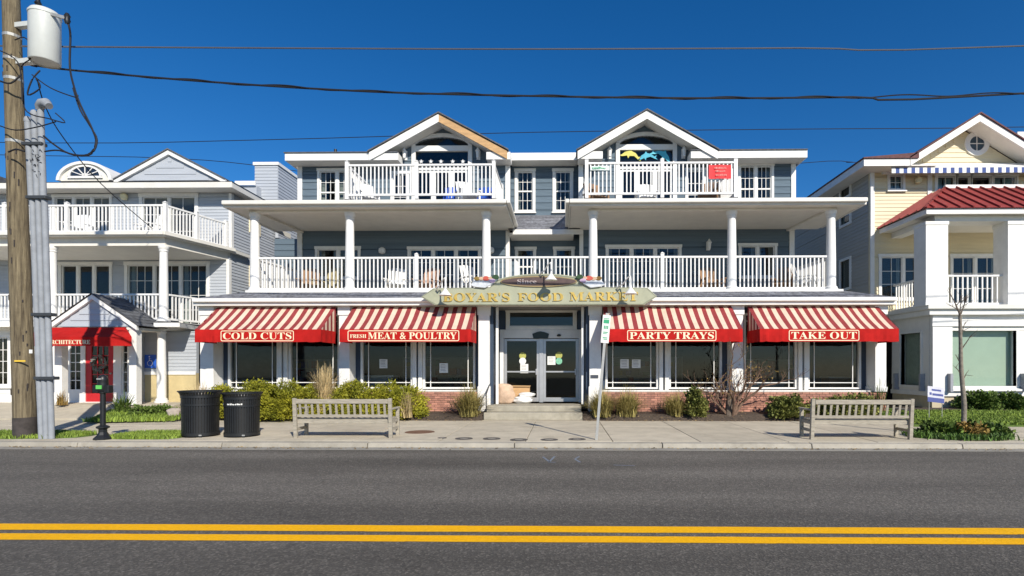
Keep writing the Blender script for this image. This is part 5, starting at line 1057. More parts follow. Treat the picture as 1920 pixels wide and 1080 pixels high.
# round covers in the sidewalk
for px, py, r, m_, lb in ((787, 811, .35, M_rust, 'rusty brown round manhole cover beside the left bench'), (829, 822, .1, M_ring, 'tiny round iron cap between manhole and the ring covers'), (870, 823, .19, M_ring, 'round iron ring cover, first of five left of sign post'), (922, 823, .19, M_ring, 'round iron ring cover, second of five left of sign post'), (973, 825, .19, M_ring, 'round iron ring cover, middle of the five'), (1030, 825, .19, M_ring, 'round iron ring cover, fourth of five left of sign post'), (1082, 824, .19, M_ring, 'round iron ring cover nearest the leaning sign post')):
    Yc_ = F * (CAMZ - ZS) / (py - HY); xc_ = X(px, Yc_)
    T = thing('sidewalk_cover', lb, 'cover', (xc_, Yc_, ZS), 'round covers set in the sidewalk'); mb = MB(); mb.lathe([(r, -.02), (r, .009), (r * .97, .0115), (r * .5, .0115), (r * .48, .004)], xc_, Yc_, 28, 0, ZS); mb.f = mb.f[:-2]; mb.m = mb.m[:-2]; mb.build('frame', m_, T); MB().lathe([(r * .47, -.02), (r * .47, .0105), (.01, .0105)], xc_, Yc_, 20, 0, ZS).build('lid', M_rust if m_ is M_rust else mat('lid_grey', (0.26, 0.24, 0.2), .9, .2, 14), T)

# utility pole
pb_, pt_ = Vector((X(48, 11.9), 11.9, ZS - .1)), Vector(W(22, 40, 11.75)); dv = pt_ - pb_
T = thing('utility_pole', 'tall weathered wooden utility pole at the left kerb', 'utility pole', (pb_.x, pb_.y, ZS))
pp = [pb_ + dv * t for t in np.linspace(0, 1.25, 16)]; MB().tube(pp, [.205 - .05 * t for t in np.linspace(0, 1.25, 16)], 20).build('shaft', M_pole, T, True)
MB().tube([pb_ + dv * t for t in (0, .03, .06)], [.212, .21, .206], 20).build('tarred_foot', M_tar, T, True)
for py, m_, hh in ((462, M_lemon, .02),):
    q = Vector(W(36, 677, 11.66)); MB().box(q.x - .1, q.x + .14, q.y - .01, q.y + .0, q.z - .015, q.z + .02).build('yellow_tag', M_lemon, T)
q = Vector(W(57, 659, 11.68)); MB().box(q.x - .03, q.x + .03, q.y, q.y + .02, q.z - .04, q.z + .04).build('white_tag', M_paper, T)
for k in range(26):
    t = random.uniform(.12, .95); a = random.uniform(3.6, 5.9); c_ = pb_ + dv * t; rr = .205 - .05 * t
    MB().bar((c_.x + rr * math.cos(a), c_.y + rr * math.sin(a), c_.z - random.uniform(.02, .12)), (c_.x + (rr + .004) * math.cos(a), c_.y + (rr + .004) * math.sin(a), c_.z + .03), .018, .018).build('crack', M_tar, T)
for py in (72, 115, 152, 268):
    c_ = Vector(W(22, py, 11.8)); t = (c_.z - pb_.z) / dv.z; cc = pb_ + dv * t; mb = MB(); mb.lathe([(.208 - .05 * t, -.03), (.212 - .05 * t, .03)], cc.x, cc.y, 20); mb.f = mb.f[:-2]; mb.m = mb.m[:-2]; mb.v = [(v[0], v[1], v[2] + cc.z) for v in mb.v]; mb.build('band_clamp', M_galv, T)
# conduits strapped to the pole
T = thing('conduit_riser', 'three pale grey conduits strapped together beside the utility pole', 'conduit', (X(88, 11.7), 11.7, ZS))
for k, (pt, pbm, yt) in enumerate(((52, 78, 224), (64, 87, 212), (76, 97, 205))):
    MB().tube([(X(pbm, 11.7), 11.7, ZS), W((pbm * .35 + pt * .65), 372, 11.7), ], .058, 12).build('conduit', M_pvc, T, True)
    MB().tube([W((pbm * .35 + pt * .65) - 2, 374, 11.68), W(pt, yt, 11.68)], .062, 12).build('conduit_sleeve', M_pvc, T, True)
    if k < 2: q = Vector(W(pt, yt, 11.68)); MB().lathe([(.068, -.06), (.07, 0), (.05, .05), (.02, .07)], q.x, q.y, 12, 0, q.z).build('conduit_cap', M_pvc, T, True)
for px, py in ((66, 271), (74, 371), (84, 590), (89, 709)):
    q = Vector(W(px, py, 11.68)); MB().box(q.x - .24, q.x + .2, q.y - .08, q.y + .08, q.z - .035, q.z + .035).build('strap', mat('strap_dark', (0.04, 0.045, 0.05), .6), T, bevel=.01)
q = Vector(W(74, 207, 11.68)); mb = MB(); mb.tube([q, q + Vector((.02, -.01, .08)), q + Vector((.1, -.04, .13)), q + Vector((.22, -.08, .12)), q + Vector((.33, -.12, .03))], [.07, .09, .1, .1, .07], 12); mb.build('weatherhead', M_pvc, T, True)
marks = MB()
for k in range(26): 
    q = Vector(W(random.uniform(55, 80), random.uniform(282, 332), 11.615)); a = random.uniform(0, 3.14); marks.bar(q, q + Vector((.05 * math.cos(a), 0, .05 * math.sin(a))), .012, .004, up=(0, 1, 0))
tag(marks.build('stencil_marks', M_cable, T), kind='stuff')
# transformer
tx, ty = X(84, 11.55), 11.55; tz0, tz1 = Z(118, 11.55, 84), Z(28, 11.55, 84)
T = thing('transformer', 'pale grey cylindrical transformer hung on the utility pole', 'transformer', (tx, ty, tz0)); r = .27; h = tz1 - tz0
MB().lathe([(r * .3, .03), (r * .93, .02), (r * .95, 0), (r, .02), (r, h - .05), (r * 1.04, h - .04), (r * 1.04, h), (r * .9, h + .06), (r * .3, h + .1), (.01, h + .1)], tx, ty, 32, 0, tz0).build('tank', M_tank, T, True)
MB().lathe([(.06, 0), (.04, .05), (.065, .08), (.04, .12), (.065, .15), (.04, .2), (.02, .6)], tx - .05, ty - .1, 12, 0, tz1 + .03).build('bushing', M_black, T, True)
MB().bar((tx + .2, ty - .1, tz1 - .04), (tx + .6, ty - .12, tz1 - .16), .05, .06).build('arrester_bracket', M_galv, T); MB().lathe([(.04, -.12), (.06, -.06), (.045, 0), (.06, .04), (.03, .1)], tx + .6, ty - .12, 10, 0, tz1 - .15).build('arrester', M_black, T, True)
for zz in (tz0 + .12, tz1 - .12): MB().bar((tx - .2, ty + .1, zz), (pb_ + dv * ((zz - pb_.z) / dv.z)), .12, .1).build('hanger', M_tank, T)
# wires
def wire(pts, r, label, m=None, n=6, sub=4, extra=()):
    P = [Vector(W(*p)) for p in pts]; P = [Vector(e) for e in extra[:1]] + P + [Vector(e) for e in extra[1:]]
    Q_ = []
    for i in range(len(P) - 1):
        p0, p1, p2, p3 = P[max(i - 1, 0)], P[i], P[i + 1], P[min(i + 2, len(P) - 1)]
        for k in range(sub):
            t = k / sub; Q_.append(.5 * ((2 * p1) + (p2 - p0) * t + (2 * p0 - 5 * p1 + 4 * p2 - p3) * t * t + (3 * p1 - p0 - 3 * p2 + p3) * t ** 3))
    Q_.append(P[-1]); o = MB().tube(Q_, r, n).build('overhead_wire', m or M_cable, None, True); return tag(o, label, 'wire', 'overhead wires')
wire([(0, 86, 11.8), (40, 87, 11.8), (500, 90, 11.8), (960, 92, 11.8), (1500, 90, 11.8), (1920, 86, 11.8)], .016, 'thin straight grey wire crossing high over the whole street', M_wire, extra=((-40, 11.8, 9.3), (34, 11.8, 9.4)))
wire([(60, 122, 11.9), (140, 132, 11.9), (400, 154, 11.9), (700, 172, 11.9), (1000, 180, 11.9), (1300, 184, 11.9), (1600, 182, 11.9), (1920, 175, 11.9)], .021, 'thick black bundled cable sagging across above the gables', extra=((-11.6, 11.85, 8.3), (34, 11.9, 9.0)))
tw = MB(); 
for i in range(150):                                             # the bundle's wrapping wire
    t = i / 149; px = 145 + (1920 - 145) * t; py = np.interp(px, [140, 400, 700, 1000, 1300, 1600, 1920], [132, 154, 172, 180, 184, 182, 175]); q = Vector(W(px, py, 11.9)); tw.v.append((q.x, q.y + .024 * math.cos(i * .45), q.z + .024 * math.sin(i * .45)))
tv = tw.v; tw = MB(); tw.tube(tv, .014, 5); tag(tw.build('overhead_wire', M_cable, None, True), 'slim wire twisted around the thick black sagging cable', 'wire', 'overhead wires')
wire([(90, 268, 34), (500, 262, 34), (1000, 248, 34), (1500, 242, 34), (1920, 238, 34)], .022, 'faint distant wire behind the roofs at gable height', extra=((-60, 34, 16.5), (60, 34, 17.0)))
wire([(90, 292, 34), (300, 296, 34), (480, 310, 34)], .02, 'faint distant wire behind the grey house roof', extra=((-50, 34, 15.5), (-10, 36, 13.5)))
wire([(1500, 306, 34), (1600, 304, 34), (1640, 304, 34)], .018, 'faint distant wire in the gap beside the yellow house, upper', extra=((0, 36, 13.5), (40, 34, 14.5)))
wire([(70, 150, 11.8), (85, 200, 12.2), (120, 260, 13.4), (190, 345, 15.5), (285, 428, 18.15)], .0125, 'thin black service line running down to the grey house balcony')
wire([(126, 37, 11.43), (130, 52, 11.45), (132, 70, 11.5), (131, 124, 11.5), (138, 160, 11.5), (150, 195, 11.5), (172, 240, 11.5), (180, 268, 11.5), (165, 290, 11.5), (130, 288, 11.5), (100, 270, 11.5), (82, 255, 11.6)], .02, 'thick black cable looping down from transformer to the conduits')
wire([(137, 165, 11.6), (150, 205, 11.55), (168, 235, 11.5), (182, 262, 11.5), (172, 288, 11.45), (145, 292, 11.45), (110, 282, 11.5), (84, 284, 11.6)], .016, 'second black cable beside the thick loop under the transformer')
wire([(60, 140, 11.6), (95, 165, 11.55), (140, 182, 11.5), (146, 178, 11.5)], .0125, 'short black wire from pole to the loop, middle height')
wire([(44, 165, 11.55), (45, 200, 11.5), (60, 215, 11.5), (90, 222, 11.45), (122, 230, 11.45), (104, 212, 11.5)], .0125, 'black wire from pole bending to the weatherhead')
wire([(0, 236, 11.5), (30, 244, 11.45), (70, 238, 11.45), (105, 228, 11.5)], .0125, 'black wire passing in front of pole and conduit tops')
wire([(28, 75, 11.55), (45, 70, 11.45), (58, 85, 11.4), (58, 108, 11.4), (46, 118, 11.45), (40, 125, 11.5)], .0125, 'small black wire loop on the pole left of transformer')
wire([(0, 95, 11.5), (25, 108, 11.4), (38, 130, 11.4), (42, 190, 11.45)], .0125, 'black wire hanging down the front of the pole')
wire([(75, 132, 11.5), (60, 150, 11.45), (52, 178, 11.45), (75, 165, 11.5), (68, 148, 11.6)], .016, 'thin tangled black wire under the transformer')
wire([(0, 152, 11.45), (20, 156, 11.45), (40, 140, 11.5)], .018, 'short black wire wrapping pole below transformer'); wire([(16, 285, 11.5), (30, 280, 11.45), (46, 284, 11.45)], .018, 'black strap wire around the pole beside conduit sleeve')

# ================================================================== THINGS AT AND ON THE SHOP
def notice(px, py, w, h, Y, label, m=None, tilt=0):
    q = W(px, py, Y); T = thing('paper_notice', label, 'notice', q, 'notices taped on the shop glass'); hw, hh = w * Y / F / 2, h * Y / F / 2
    MB().box(q[0] - hw, q[0] + hw, Y - .004, Y, q[2] - hh, q[2] + hh).build('sheet', m or M_paper, T)
    mb = MB()
    for k in range(5): zz = q[2] + hh * (.7 - .33 * k); mb.quad((q[0] - hw * .75, Y - .0055, zz), (q[0] + hw * random.uniform(.2, .75), Y - .0055, zz), (q[0] + hw * .5, Y - .0055, zz + .012), (q[0] - hw * .75, Y - .0055, zz + .012))
    mb.build('print', M_ink, T)
g_ = YW + .015
notice(719, 682, 15, 17, g_, 'white notice on left pane beneath the MEAT & POULTRY awning'); notice(832, 690, 16, 18, g_, 'white notice on right pane beneath the MEAT & POULTRY awning')
notice(1171, 682, 16, 17, g_, 'left of two notices under the PARTY TRAYS awning'); notice(1193, 682, 16, 16, g_, 'right of two notices under the PARTY TRAYS awning')
yd_ = YD + .014
notice(983, 691, 15, 17, yd_, 'white notice across the left door rail'); notice(1034, 676, 15, 16, yd_, 'white notice on the right door beside green sticker')
def disc(px, py, r, Y, m_, lb):
    q = W(px, py, Y); mb = MB(); rr = r * Y / F; mb.prism([(q[0] + rr * math.cos(k * math.pi / 10), q[2] + rr * math.sin(k * math.pi / 10)) for k in range(20)], Y - .004, Y - .0); tag(mb.build('door_sticker', m_), lb, 'sticker', 'round stickers on the doors')
M_sty = mat('sticker_olive', (0.4, 0.4, 0.1), .6, .3, 30)
disc(980, 667, 6.5, yd_, M_sty, 'round olive sticker on the left door'); disc(980, 677, 6.5, yd_ - .002, M_paper, 'round white sticker below the olive one, left door'); disc(1048, 666, 6.5, yd_, M_sty, 'round olive sticker on the right door'); disc(1048, 677, 6.2, yd_ - .002, mat('sticker_green', (0.2, 0.5, 0.33), .6, .3, 30), 'round pale green sticker on the right door')
q = W(1114, 706, YP - .04); mb = MB(); mb.box(q[0] - .11, q[0] + .13, q[1] - .01, q[1] + .005, q[2] - .05, q[2] + .05); tag(mb.build('wall_plaque', mat('plaque_grey', (0.05, 0.06, 0.08), .5)), 'small dark plaque on the white pillar right of the doors', 'plaque')
# sacks, bags and board at the door
def lump(name, c, rx, ry, rz, m_, label, cat, seed, flat=.75):
    rnd = random.Random(seed); v = []; f = []; n, mm = 20, 12; ph = [rnd.uniform(0, 6) for _ in range(6)]
    for j in range(mm + 1):
        t = math.pi * j / mm
        for k in range(n):
            a = 2 * math.pi * k / n; w = 1 + .12 * math.sin(2 * a + ph[0] + t) + .14 * math.sin(3 * a + ph[1]) * math.sin(2 * t + ph[2]) + .09 * math.sin(5 * a + ph[3] + 3 * t) + .05 * math.sin(7 * t + ph[4]); se = math.sin(t) ** flat if t not in (0, math.pi) else 0
            v.append((c[0] + rx * w * se * math.cos(a), c[1] + ry * w * se * math.sin(a), c[2] + rz - rz * math.copysign(abs(math.cos(t)) ** .8, math.cos(t))))
    for j in range(mm):
        for k in range(n): f.append((j * n + k, j * n + (k + 1) % n, (j + 1) * n + (k + 1) % n, (j + 1) * n + k))
    mb = MB(); mb.add(v, f); return tag(mb.build(name, m_, None, True), label, cat)
lump('grain_sack', (X(944, 17.6), 17.6, ZL - .01), .33, .2, .33, M_sack, 'tall rounded tan sack leaning left of the shop doors', 'sack', 3, .45)
lump('plastic_bag', (X(981, 17.75), 17.75, ZL - .01), .34, .2, .12, M_bag, 'lower crumpled white bag in front of the left door', 'bag', 5, .6)
lump('plastic_bag', (X(987, 17.8), 17.8, ZL + .2), .25, .17, .08, M_bag, 'upper crumpled white bag in front of the left door', 'bag', 8, .6)
mb = MB(); q = W(976, 729, 17.98); mb.box(q[0] - .3, q[0] + .3, 17.9, 18.2, ZL, q[2] + .06); mb.add([(q[0] - .32, 17.86, q[2] + .07), (q[0] + .31, 17.86, q[2] + .06), (q[0] + .33, 18.2, q[2] + .1), (q[0] - .3, 18.2, q[2] + .11)], [(0, 1, 2, 3)]); tag(mb.build('cardboard_box', M_rawwood, None, bevel=.008), 'flat brown cardboard box behind the white bags', 'box')
T = thing('hand_rail', 'thin black metal handrail on the left of the entrance steps', 'handrail', (sa - .05, 16.3, ZS))
for yy, z0 in ((16.3, ZS), (17.35, ZL)): MB().tube([(sa + .06, yy, z0), (sa + .06, yy, z0 + .75)], .016, 8).build('upright', M_black, T)
MB().tube([(sa + .06, 16.2, ZS + .72), (sa + .06, 16.3, ZS + .76), (sa + .06, 17.35, ZL + .76), (sa + .06, 17.5, ZL + .76)], .018, 8).build('rail', M_black, T, True)
# inside the shop
def shelf(x, y, w, h, label):
    T = thing('shelf_unit', label, 'shelf', (x, y, ZL), 'shelving inside the shop')
    MB().box(x - w / 2, x + w / 2, y + .38, y + .4, ZL, ZL + h).build('back_panel', mat('shelf_grey', (0.3, 0.3, 0.29), .6), T)
    for k in range(5): MB().box(x - w / 2, x + w / 2, y, y + .38, ZL + .1 + k * (h - .15) / 4, ZL + .13 + k * (h - .15) / 4).build('shelf_board', mat('shelf_grey', (0.3, 0.3, 0.29)), T)
    for s in (-1, 1): MB().box(x + s * w / 2 - .02, x + s * w / 2 + .02, y, y + .38, ZL, ZL + h).build('upright', mat('shelf_grey', (0.3, 0.3, 0.29)), T)
    cols_ = [(0.3, 0.08, 0.05), (0.35, 0.28, 0.1), (0.1, 0.2, 0.12), (0.3, 0.3, 0.3), (0.12, 0.12, 0.25)]
    for k in range(4):
        xx = x - w / 2 + .1
        while xx < x + w / 2 - .2:
            ww = random.uniform(.12, .3); ci = random.randrange(5)
            if random.random() < .7: MB().box(xx, xx + ww * .9, y + .04, y + .3, ZL + .135 + k * (h - .15) / 4, ZL + .135 + k * (h - .15) / 4 + random.uniform(.12, .3)).build('goods', mat('goods_%d' % ci, cols_[ci], .6), T)
            xx += ww
shelf(-9.4, 21.5, 2.6, 1.5, 'stocked shelf seen through the COLD CUTS window'); shelf(-5.2, 22.5, 2.8, 1.6, 'stocked shelf seen through the MEAT & POULTRY window'); shelf(3.4, 22.0, 2.8, 1.6, 'stocked shelf seen through the PARTY TRAYS window'); shelf(8.0, 21.5, 2.4, 1.5, 'stocked shelf seen through the TAKE OUT window')
def counter(px, py, Y, w, h, label, m_):
    q = W(px, py, Y); T = thing('display_counter', label, 'counter', (q[0], Y, ZL), 'counters inside the shop'); MB().box(q[0] - w / 2, q[0] + w / 2, Y, Y + .6, ZL, ZL + h).build('body', m_, T, bevel=.02); MB().box(q[0] - w / 2 - .04, q[0] + w / 2 + .04, Y - .04, Y + .64, ZL + h, ZL + h + .05).build('top', mat('counter_top', (0.5, 0.55, 0.52), .4), T, bevel=.01)
counter(700, 700, 18.3, 1.3, .85, 'pale topped counter inside, left of the MEAT & POULTRY notices', mat('counter_body', (0.3, 0.34, 0.33), .5)); counter(1580, 705, 18.8, .9, .8, 'brown counter inside behind the TAKE OUT window', M_cedar); counter(1430, 720, 18.2, 1.4, .6, 'pale counter inside behind the bare shrub', mat('counter_body', (0.3, 0.34, 0.33))); counter(470, 712, 18.6, 1.2, .7, 'pale counter inside behind the COLD CUTS glass', mat('counter_body', (0.3, 0.34, 0.33)))

# balcony furniture and decorations
def chair(x, y, z, rot, m_, label, s=1.0):
    T = thing('balcony_chair', label, 'chair', (x, y, z), 'chairs on the balconies'); w = .31
    loc = T.location.copy(); T.location = (0, 0, 0)
    for sx in (-1, 1):
        MB().box(sx * w - .03, sx * w + .03, -.32, -.26, 0, .58).build('front_leg', m_, T); MB().bar((sx * w, .34, 0), (sx * w, .24, .56), .05, .06).build('back_leg', m_, T); MB().box(sx * w - .06, sx * w + .06, -.36, .32, .56, .59).build('arm', m_, T)
    for k in range(5): MB().box(-w + .03, w - .03, -.3 + k * .11, -.21 + k * .11, .40 - k * .02, .425 - k * .02).build('seat_slat', m_, T)
    for k in range(5): xx = -.22 + k * .11; MB().bar((xx, .24, .32), (xx * 1.12, .46, 1.02 + .05 * math.cos(xx * 6)), .09, .02).build('back_slat', m_, T)
    MB().bar((-w, .33, .6), (w, .33, .6), .03, .06).build('back_rail', m_, T); T.location = loc; T.rotation_euler = (0, 0, rot); T.scale = (s, s, s); return T
z3 = ZF3 + .01; y3 = 18.9; z2 = ZF2 + .001
M_wht = M_vinyl
chair(X(850, y3), y3, z3, .2, M_bluefab, 'blue chair on the upper left balcony, left one'); chair(X(902, y3), y3, z3, -.2, M_bluefab, 'blue chair on the upper left balcony, right one'); chair(X(877, 18.4), 18.4, z3, .5, M_wht, 'white chair between the blue chairs, upper left balcony'); chair(X(690, 18.6), 18.6, z3, .6, M_wht, 'white chair at left end of the upper left balcony')
chair(X(1118, 18.6), 18.6, z3, .4, M_cedar, 'tan chair at left end of the upper right balcony'); chair(X(1330, 18.5), 18.5, z3, -.4, M_cedar, 'tan chair behind the red banner'); chair(X(1212, 18.7), 18.7, z3, 0, M_wht, 'white chair in middle of the upper right balcony')
yp = 18.6
chair(X(580, yp), yp, z2, .3, M_cedar, 'tan chair on lower left porch, leftmost'); chair(X(612, yp), yp, z2, -.3, mat('wicker_yellow', (0.38, 0.32, 0.18), .8), 'pale yellow wicker chair on the lower left porch'); chair(X(742, yp), yp, z2, .2, M_wht, 'white chair on lower left porch left of the middle post'); chair(X(800, yp), yp, z2, -.2, mat('chair_peach', (0.42, 0.27, 0.2), .8), 'peach chair on lower left porch right of middle post'); chair(X(888, 18.2), 18.2, z2, .7, M_wht, 'white chair beside the last left porch column')
chair(X(1335, yp), yp, z2, .1, M_cedar, 'wooden chair on lower right porch before the column'); chair(X(1470, yp), yp, z2, -.5, M_cedar, 'wooden chair on lower right porch near its right end'); chair(X(1512, 18.2), 18.2, z2, .9, M_wht, 'white chair at the right end of lower right porch')
chair(X(150, 19.6), 19.6, zC3 + .03, .3, M_wht, 'white chair on the grey house top balcony, left'); chair(X(280, 19.6), 19.6, zC3 + .03, -.4, M_wht, 'white chair on the grey house top balcony, right')
# red banner, white banner
def banner(x0, x1, y0, y1, Y, m_, label, lines, mi):
    a, b = X(x0, Y), X(x1, Y); z0, z1 = Z(y1, Y, (x0 + x1) / 2), Z(y0, Y, (x0 + x1) / 2); T = thing('hung_banner', label, 'banner', ((a + b) / 2, Y, z0)); mb = MB(); n = 12
    for k in range(n):
        u0, u1 = k / n, (k + 1) / n; yy = lambda u: Y + .012 * math.sin(u * 9); mb.quad((a + (b - a) * u0, yy(u0), z0), (a + (b - a) * u1, yy(u1), z0), (a + (b - a) * u1, yy(u1), z1), (a + (b - a) * u0, yy(u0), z1))
    s_ = mb.build('cloth', m_, T, True); mb = MB()
    for (u0, u1, v) in lines:
        x = a + (b - a) * u0
        while x < a + (b - a) * u1: w = random.uniform(.02, .045); hh = random.uniform(.03, .06); mb.quad((x, Y - .02, z0 + (z1 - z0) * v), (x + w, Y - .02, z0 + (z1 - z0) * v), (x + w, Y - .02, z0 + (z1 - z0) * v + hh), (x, Y - .02, z0 + (z1 - z0) * v + hh)); x += w + .012
    mb.build('print', mi, T)
banner(1329, 1371, 309, 335, YB - .06, mat('banner_red', (0.72, 0.03, 0.035), .7), 'bright red banner hung on the upper right balcony railing', ((.25, .75, .7), (.3, .7, .48), (.3, .8, .2)), mat('banner_pink', (0.75, 0.25, 0.22), .7))
banner(1107, 1143, 311, 319, YB - .06, mat('banner_mint', (0.72, 0.8, 0.74), .7), 'pale mint strip banner at left end of upper right railing', ((.1, .8, .3),), M_green)
# dolphins in the right transom
def dolphin(px, py, s, m_, label, flip=1, rot=0):
    pts = [(-1, -.35), (-.82, -.12), (-.95, .12), (-.7, 0), (-.4, .3), (0, .42), (.1, .62), (.26, .4), (.6, .24), (.85, -.05), (1.05, -.14), (.82, -.2), (.55, -.12), (.35, -.05), (.2, -.3), (.12, -.05), (-.3, .02), (-.66, -.2)]
    Yd = Y3 - .01; q = W(px, py, Yd); cs, sn = math.cos(rot), math.sin(rot); P = [(q[0] + s * (flip * x * cs - z * sn), q[2] + s * (flip * x * sn + z * cs)) for x, z in pts]; mb = MB(); mb.prism(P, Yd - .012, Yd); tag(mb.build('dolphin_cutout', m_), label, 'decoration', 'dolphin cutouts in the arched window')
dolphin(1183, 292, .40, M_dyel, 'yellow dolphin cutout in the upper right arched window', -1, -.2); dolphin(1214, 295, .36, M_teal, 'teal dolphin cutout, middle of the arched window', -1, .1); dolphin(1240, 292, .42, M_dblue, 'light blue dolphin cutout at right of the arched window', 1, -.5)
for k, px in enumerate((790, 808, 827, 849, 868)):
    q = W(px, 303, YB); mb = MB(); P = [(q[0] + (.075 if j % 2 == 0 else .028) * math.sin(j * math.pi / 5), q[2] + (.075 if j % 2 == 0 else .028) * math.cos(j * math.pi / 5)) for j in range(10)]; mb.prism(P, YB - .02, YB + .02); tag(mb.build('starfish', M_wht), ['leftmost', 'second', 'middle', 'fourth', 'rightmost'][k] + ' white starfish of five on the upper left balcony rail', 'decoration', 'starfish on the balcony rail')
# yard sign
q = W(1755, 740, 15.5); T = thing('yard_sign', 'small tilted white and blue yard sign on lawn by yellow house corner', 'sign', (q[0], 15.5, .2)); hw, hh = .23, .22; tl = -.12
def yp_(u, v, y=0): return (q[0] + u, 15.5 + y, q[2] + v + tl * u)
MB().hexa([yp_(-hw, -hh), yp_(hw, -hh), yp_(hw, -hh, .015), yp_(-hw, -hh, .015), yp_(-hw, hh), yp_(hw, hh), yp_(hw, hh, .015), yp_(-hw, hh, .015)]).build('board', mat('yard_white', (0.6, 0.6, 0.66), .6), T)
mb = MB()
for u0, u1, v0, v1 in ((-hw, hw, -hh, -.09), (-.12, .14, .1, .15), (-.18, -.12, -.02, .05), (-.1, .2, -.03, .03)): mb.quad(yp_(u0, v0, -.003), yp_(u1, v0, -.003), yp_(u1, v1, -.003), yp_(u0, v1, -.003))
mb.build('print', mat('yard_blue', (0.07, 0.09, 0.28), .6), T)
for u in (-.18, .18): MB().bar(yp_(u, -hh, .02), (q[0] + u, 15.52, .17), .012, .012).build('stake', M_galv, T)

# ================================================================== PLANTING
mb = MB()
for xa, xb in ((XL - .1, sa - .02), (sb_ + .02, XR + .2)):
    b = MB(); n = 40
    for k in range(n):
        u0, u1 = xa + (xb - xa) * k / n, xa + (xb - xa) * (k + 1) / n; f_ = lambda u: 15.98 + .06 * math.sin(u * 2.3)
        b.add([(u0, f_(u0), ZS - .02), (u1, f_(u1), ZS - .02), (u1, 16.35, .27), (u0, 16.35, .27), (u1, YP + .01, .3), (u0, YP + .01, .3)], [(0, 1, 2, 3), (3, 2, 4, 5)])
    struct(b.build('planting_bed', M_soil))
struct(MB().add([(X(1713, 14.45), 14.45, .16), (30, 14.45, .16), (30, 17.3, .3), (X(1690, 17.3), 17.3, .3), (30, 18.32, .32), (X(1690, 17.3), 18.32, .32), (X(1713, 14.45), 14.45, .1), (30, 14.45, .1)], [(0, 1, 2, 3), (3, 2, 4, 5), (6, 7, 1, 0)]).build('lawn', M_turf))
blades('lawn_grass', 30000, (9.4, 17), (14.46, 17.2), lambda x, y: .165 + (y - 14.45) * .049, .07, M_grass, 'mown green lawn strip before the yellow house', 'grass', lean=.9, w=.014)
struct(MB().box(X(1690, 17.3) + .6, 30, 17.3, 18.28, .25, .335).build('mulch_bed', M_soil))

def leaves(name, centers, per, size, m_, parent, spread, out=None, asp=.32, up=.3):
    v = []; f = []
    for c, dr in centers:
        for k in range(per):
            p = Vector(c) + Vector((random.gauss(0, spread), random.gauss(0, spread), random.gauss(0, spread * .7)))
            d = (Vector(dr) + Vector((random.gauss(0, .55), random.gauss(0, .55), random.gauss(up, .45)))).normalized(); s = d.cross(Vector((random.gauss(0, 1), random.gauss(0, 1), random.gauss(0, 1)))).normalized(); L_ = size * random.uniform(.6, 1.4); o = len(v)
            v += [p, p + d * L_ * .5 + s * L_ * asp, p + d * L_, p + d * L_ * .5 - s * L_ * asp]; f.append((o, o + 1, o + 2, o + 3))
    mb = MB(); mb.v = [tuple(q) for q in v]; mb.f = f; mb.m = [0] * len(f); return mb.build(name, m_, parent)
def branch(mb, p, d, L_, r, depth, bend=.35, kids=3, tips=None, up=.12):
    pts = [Vector(p)]; dd = Vector(d).normalized(); n = 5
    for k in range(n): dd = (dd + Vector((random.gauss(0, bend * .35), random.gauss(0, bend * .35), random.gauss(up * .4, bend * .3)))).normalized(); pts.append(pts[-1] + dd * L_ / n)
    mb.tube(pts, [r * (1 - .55 * k / n) for k in range(n + 1)], 6 if r > .02 else 4)
    if tips is not None: tips += [(q, dd) for q in pts[2:]]
    if depth > 0:
        for k in range(kids):
            q = pts[random.randint(2, n)]; a = Vector((random.gauss(0, 1), random.gauss(0, 1), random.gauss(.35, .6))).normalized(); branch(mb, q, (dd * .9 + a).normalized(), L_ * random.uniform(.5, .78), r * .5, depth - 1, bend, kids, tips, up)
def mound(cx, cy, z0, rx, ry, h, m_, label, cat, nsp=260, per=34, size=.09, spread=.07, seed=0, name='shrub', group='shrubs in the beds', asp=.3, flatten=.55):
    random.seed(seed + 11); T = thing(name, label, cat, (cx, cy, z0), group); cen = []
    ph = [random.uniform(0, 6) for _ in range(4)]
    for k in range(nsp):
        a = random.uniform(0, 6.283); t = math.acos(random.random()); rr = random.choice((1, 1, 1, .8, .55)) * (1 + .14 * math.sin(3 * a + ph[0]) + .1 * math.sin(5 * a + ph[1] + 2 * t) + random.gauss(0, .05))
        st = math.sin(t) ** flatten; p = (cx + rx * rr * st * math.cos(a), cy + ry * rr * st * math.sin(a), z0 + .04 + h * rr * math.cos(t)); cen.append((p, Vector((math.cos(a) * st, math.sin(a) * st, math.cos(t) * .5))))
    leaves('foliage', cen, per, size, m_, T, spread, asp=asp); mb = MB()
    for k in range(7): a = random.uniform(0, 6.28); mb.tube([(cx + .05 * math.cos(a), cy + .05 * math.sin(a), z0 - .03), (cx + rx * .4 * math.cos(a), cy + ry * .4 * math.sin(a), z0 + h * .45), (cx + rx * .75 * math.cos(a), cy + ry * .75 * math.sin(a), z0 + h * .65)], [.025, .015, .008], 5)
    mb.build('stems', M_bark, T); return T
yy = 16.0
mound(X(455, yy), yy + .25, .2, 1.15, .65, .78, M_yew, 'yellow-green yew shrub behind the black bins', 'shrub', 580, 70, .075, .07, 1, 'yew_shrub', 'yew hedge', asp=.17)
mound(X(548, yy), yy + .05, .2, 1.08, .72, .76, M_yew, 'yellow-green yew shrub between the bins and the dry grass', 'shrub', 620, 70, .075, .07, 2, 'yew_shrub', 'yew hedge', asp=.17)
mound(X(690, yy), yy + .1, .2, 1.3, .66, .8, M_yew, 'yellow-green yew shrub right of the dry grass behind the bench', 'shrub', 640, 70, .075, .07, 3, 'yew_shrub', 'yew hedge', asp=.17)
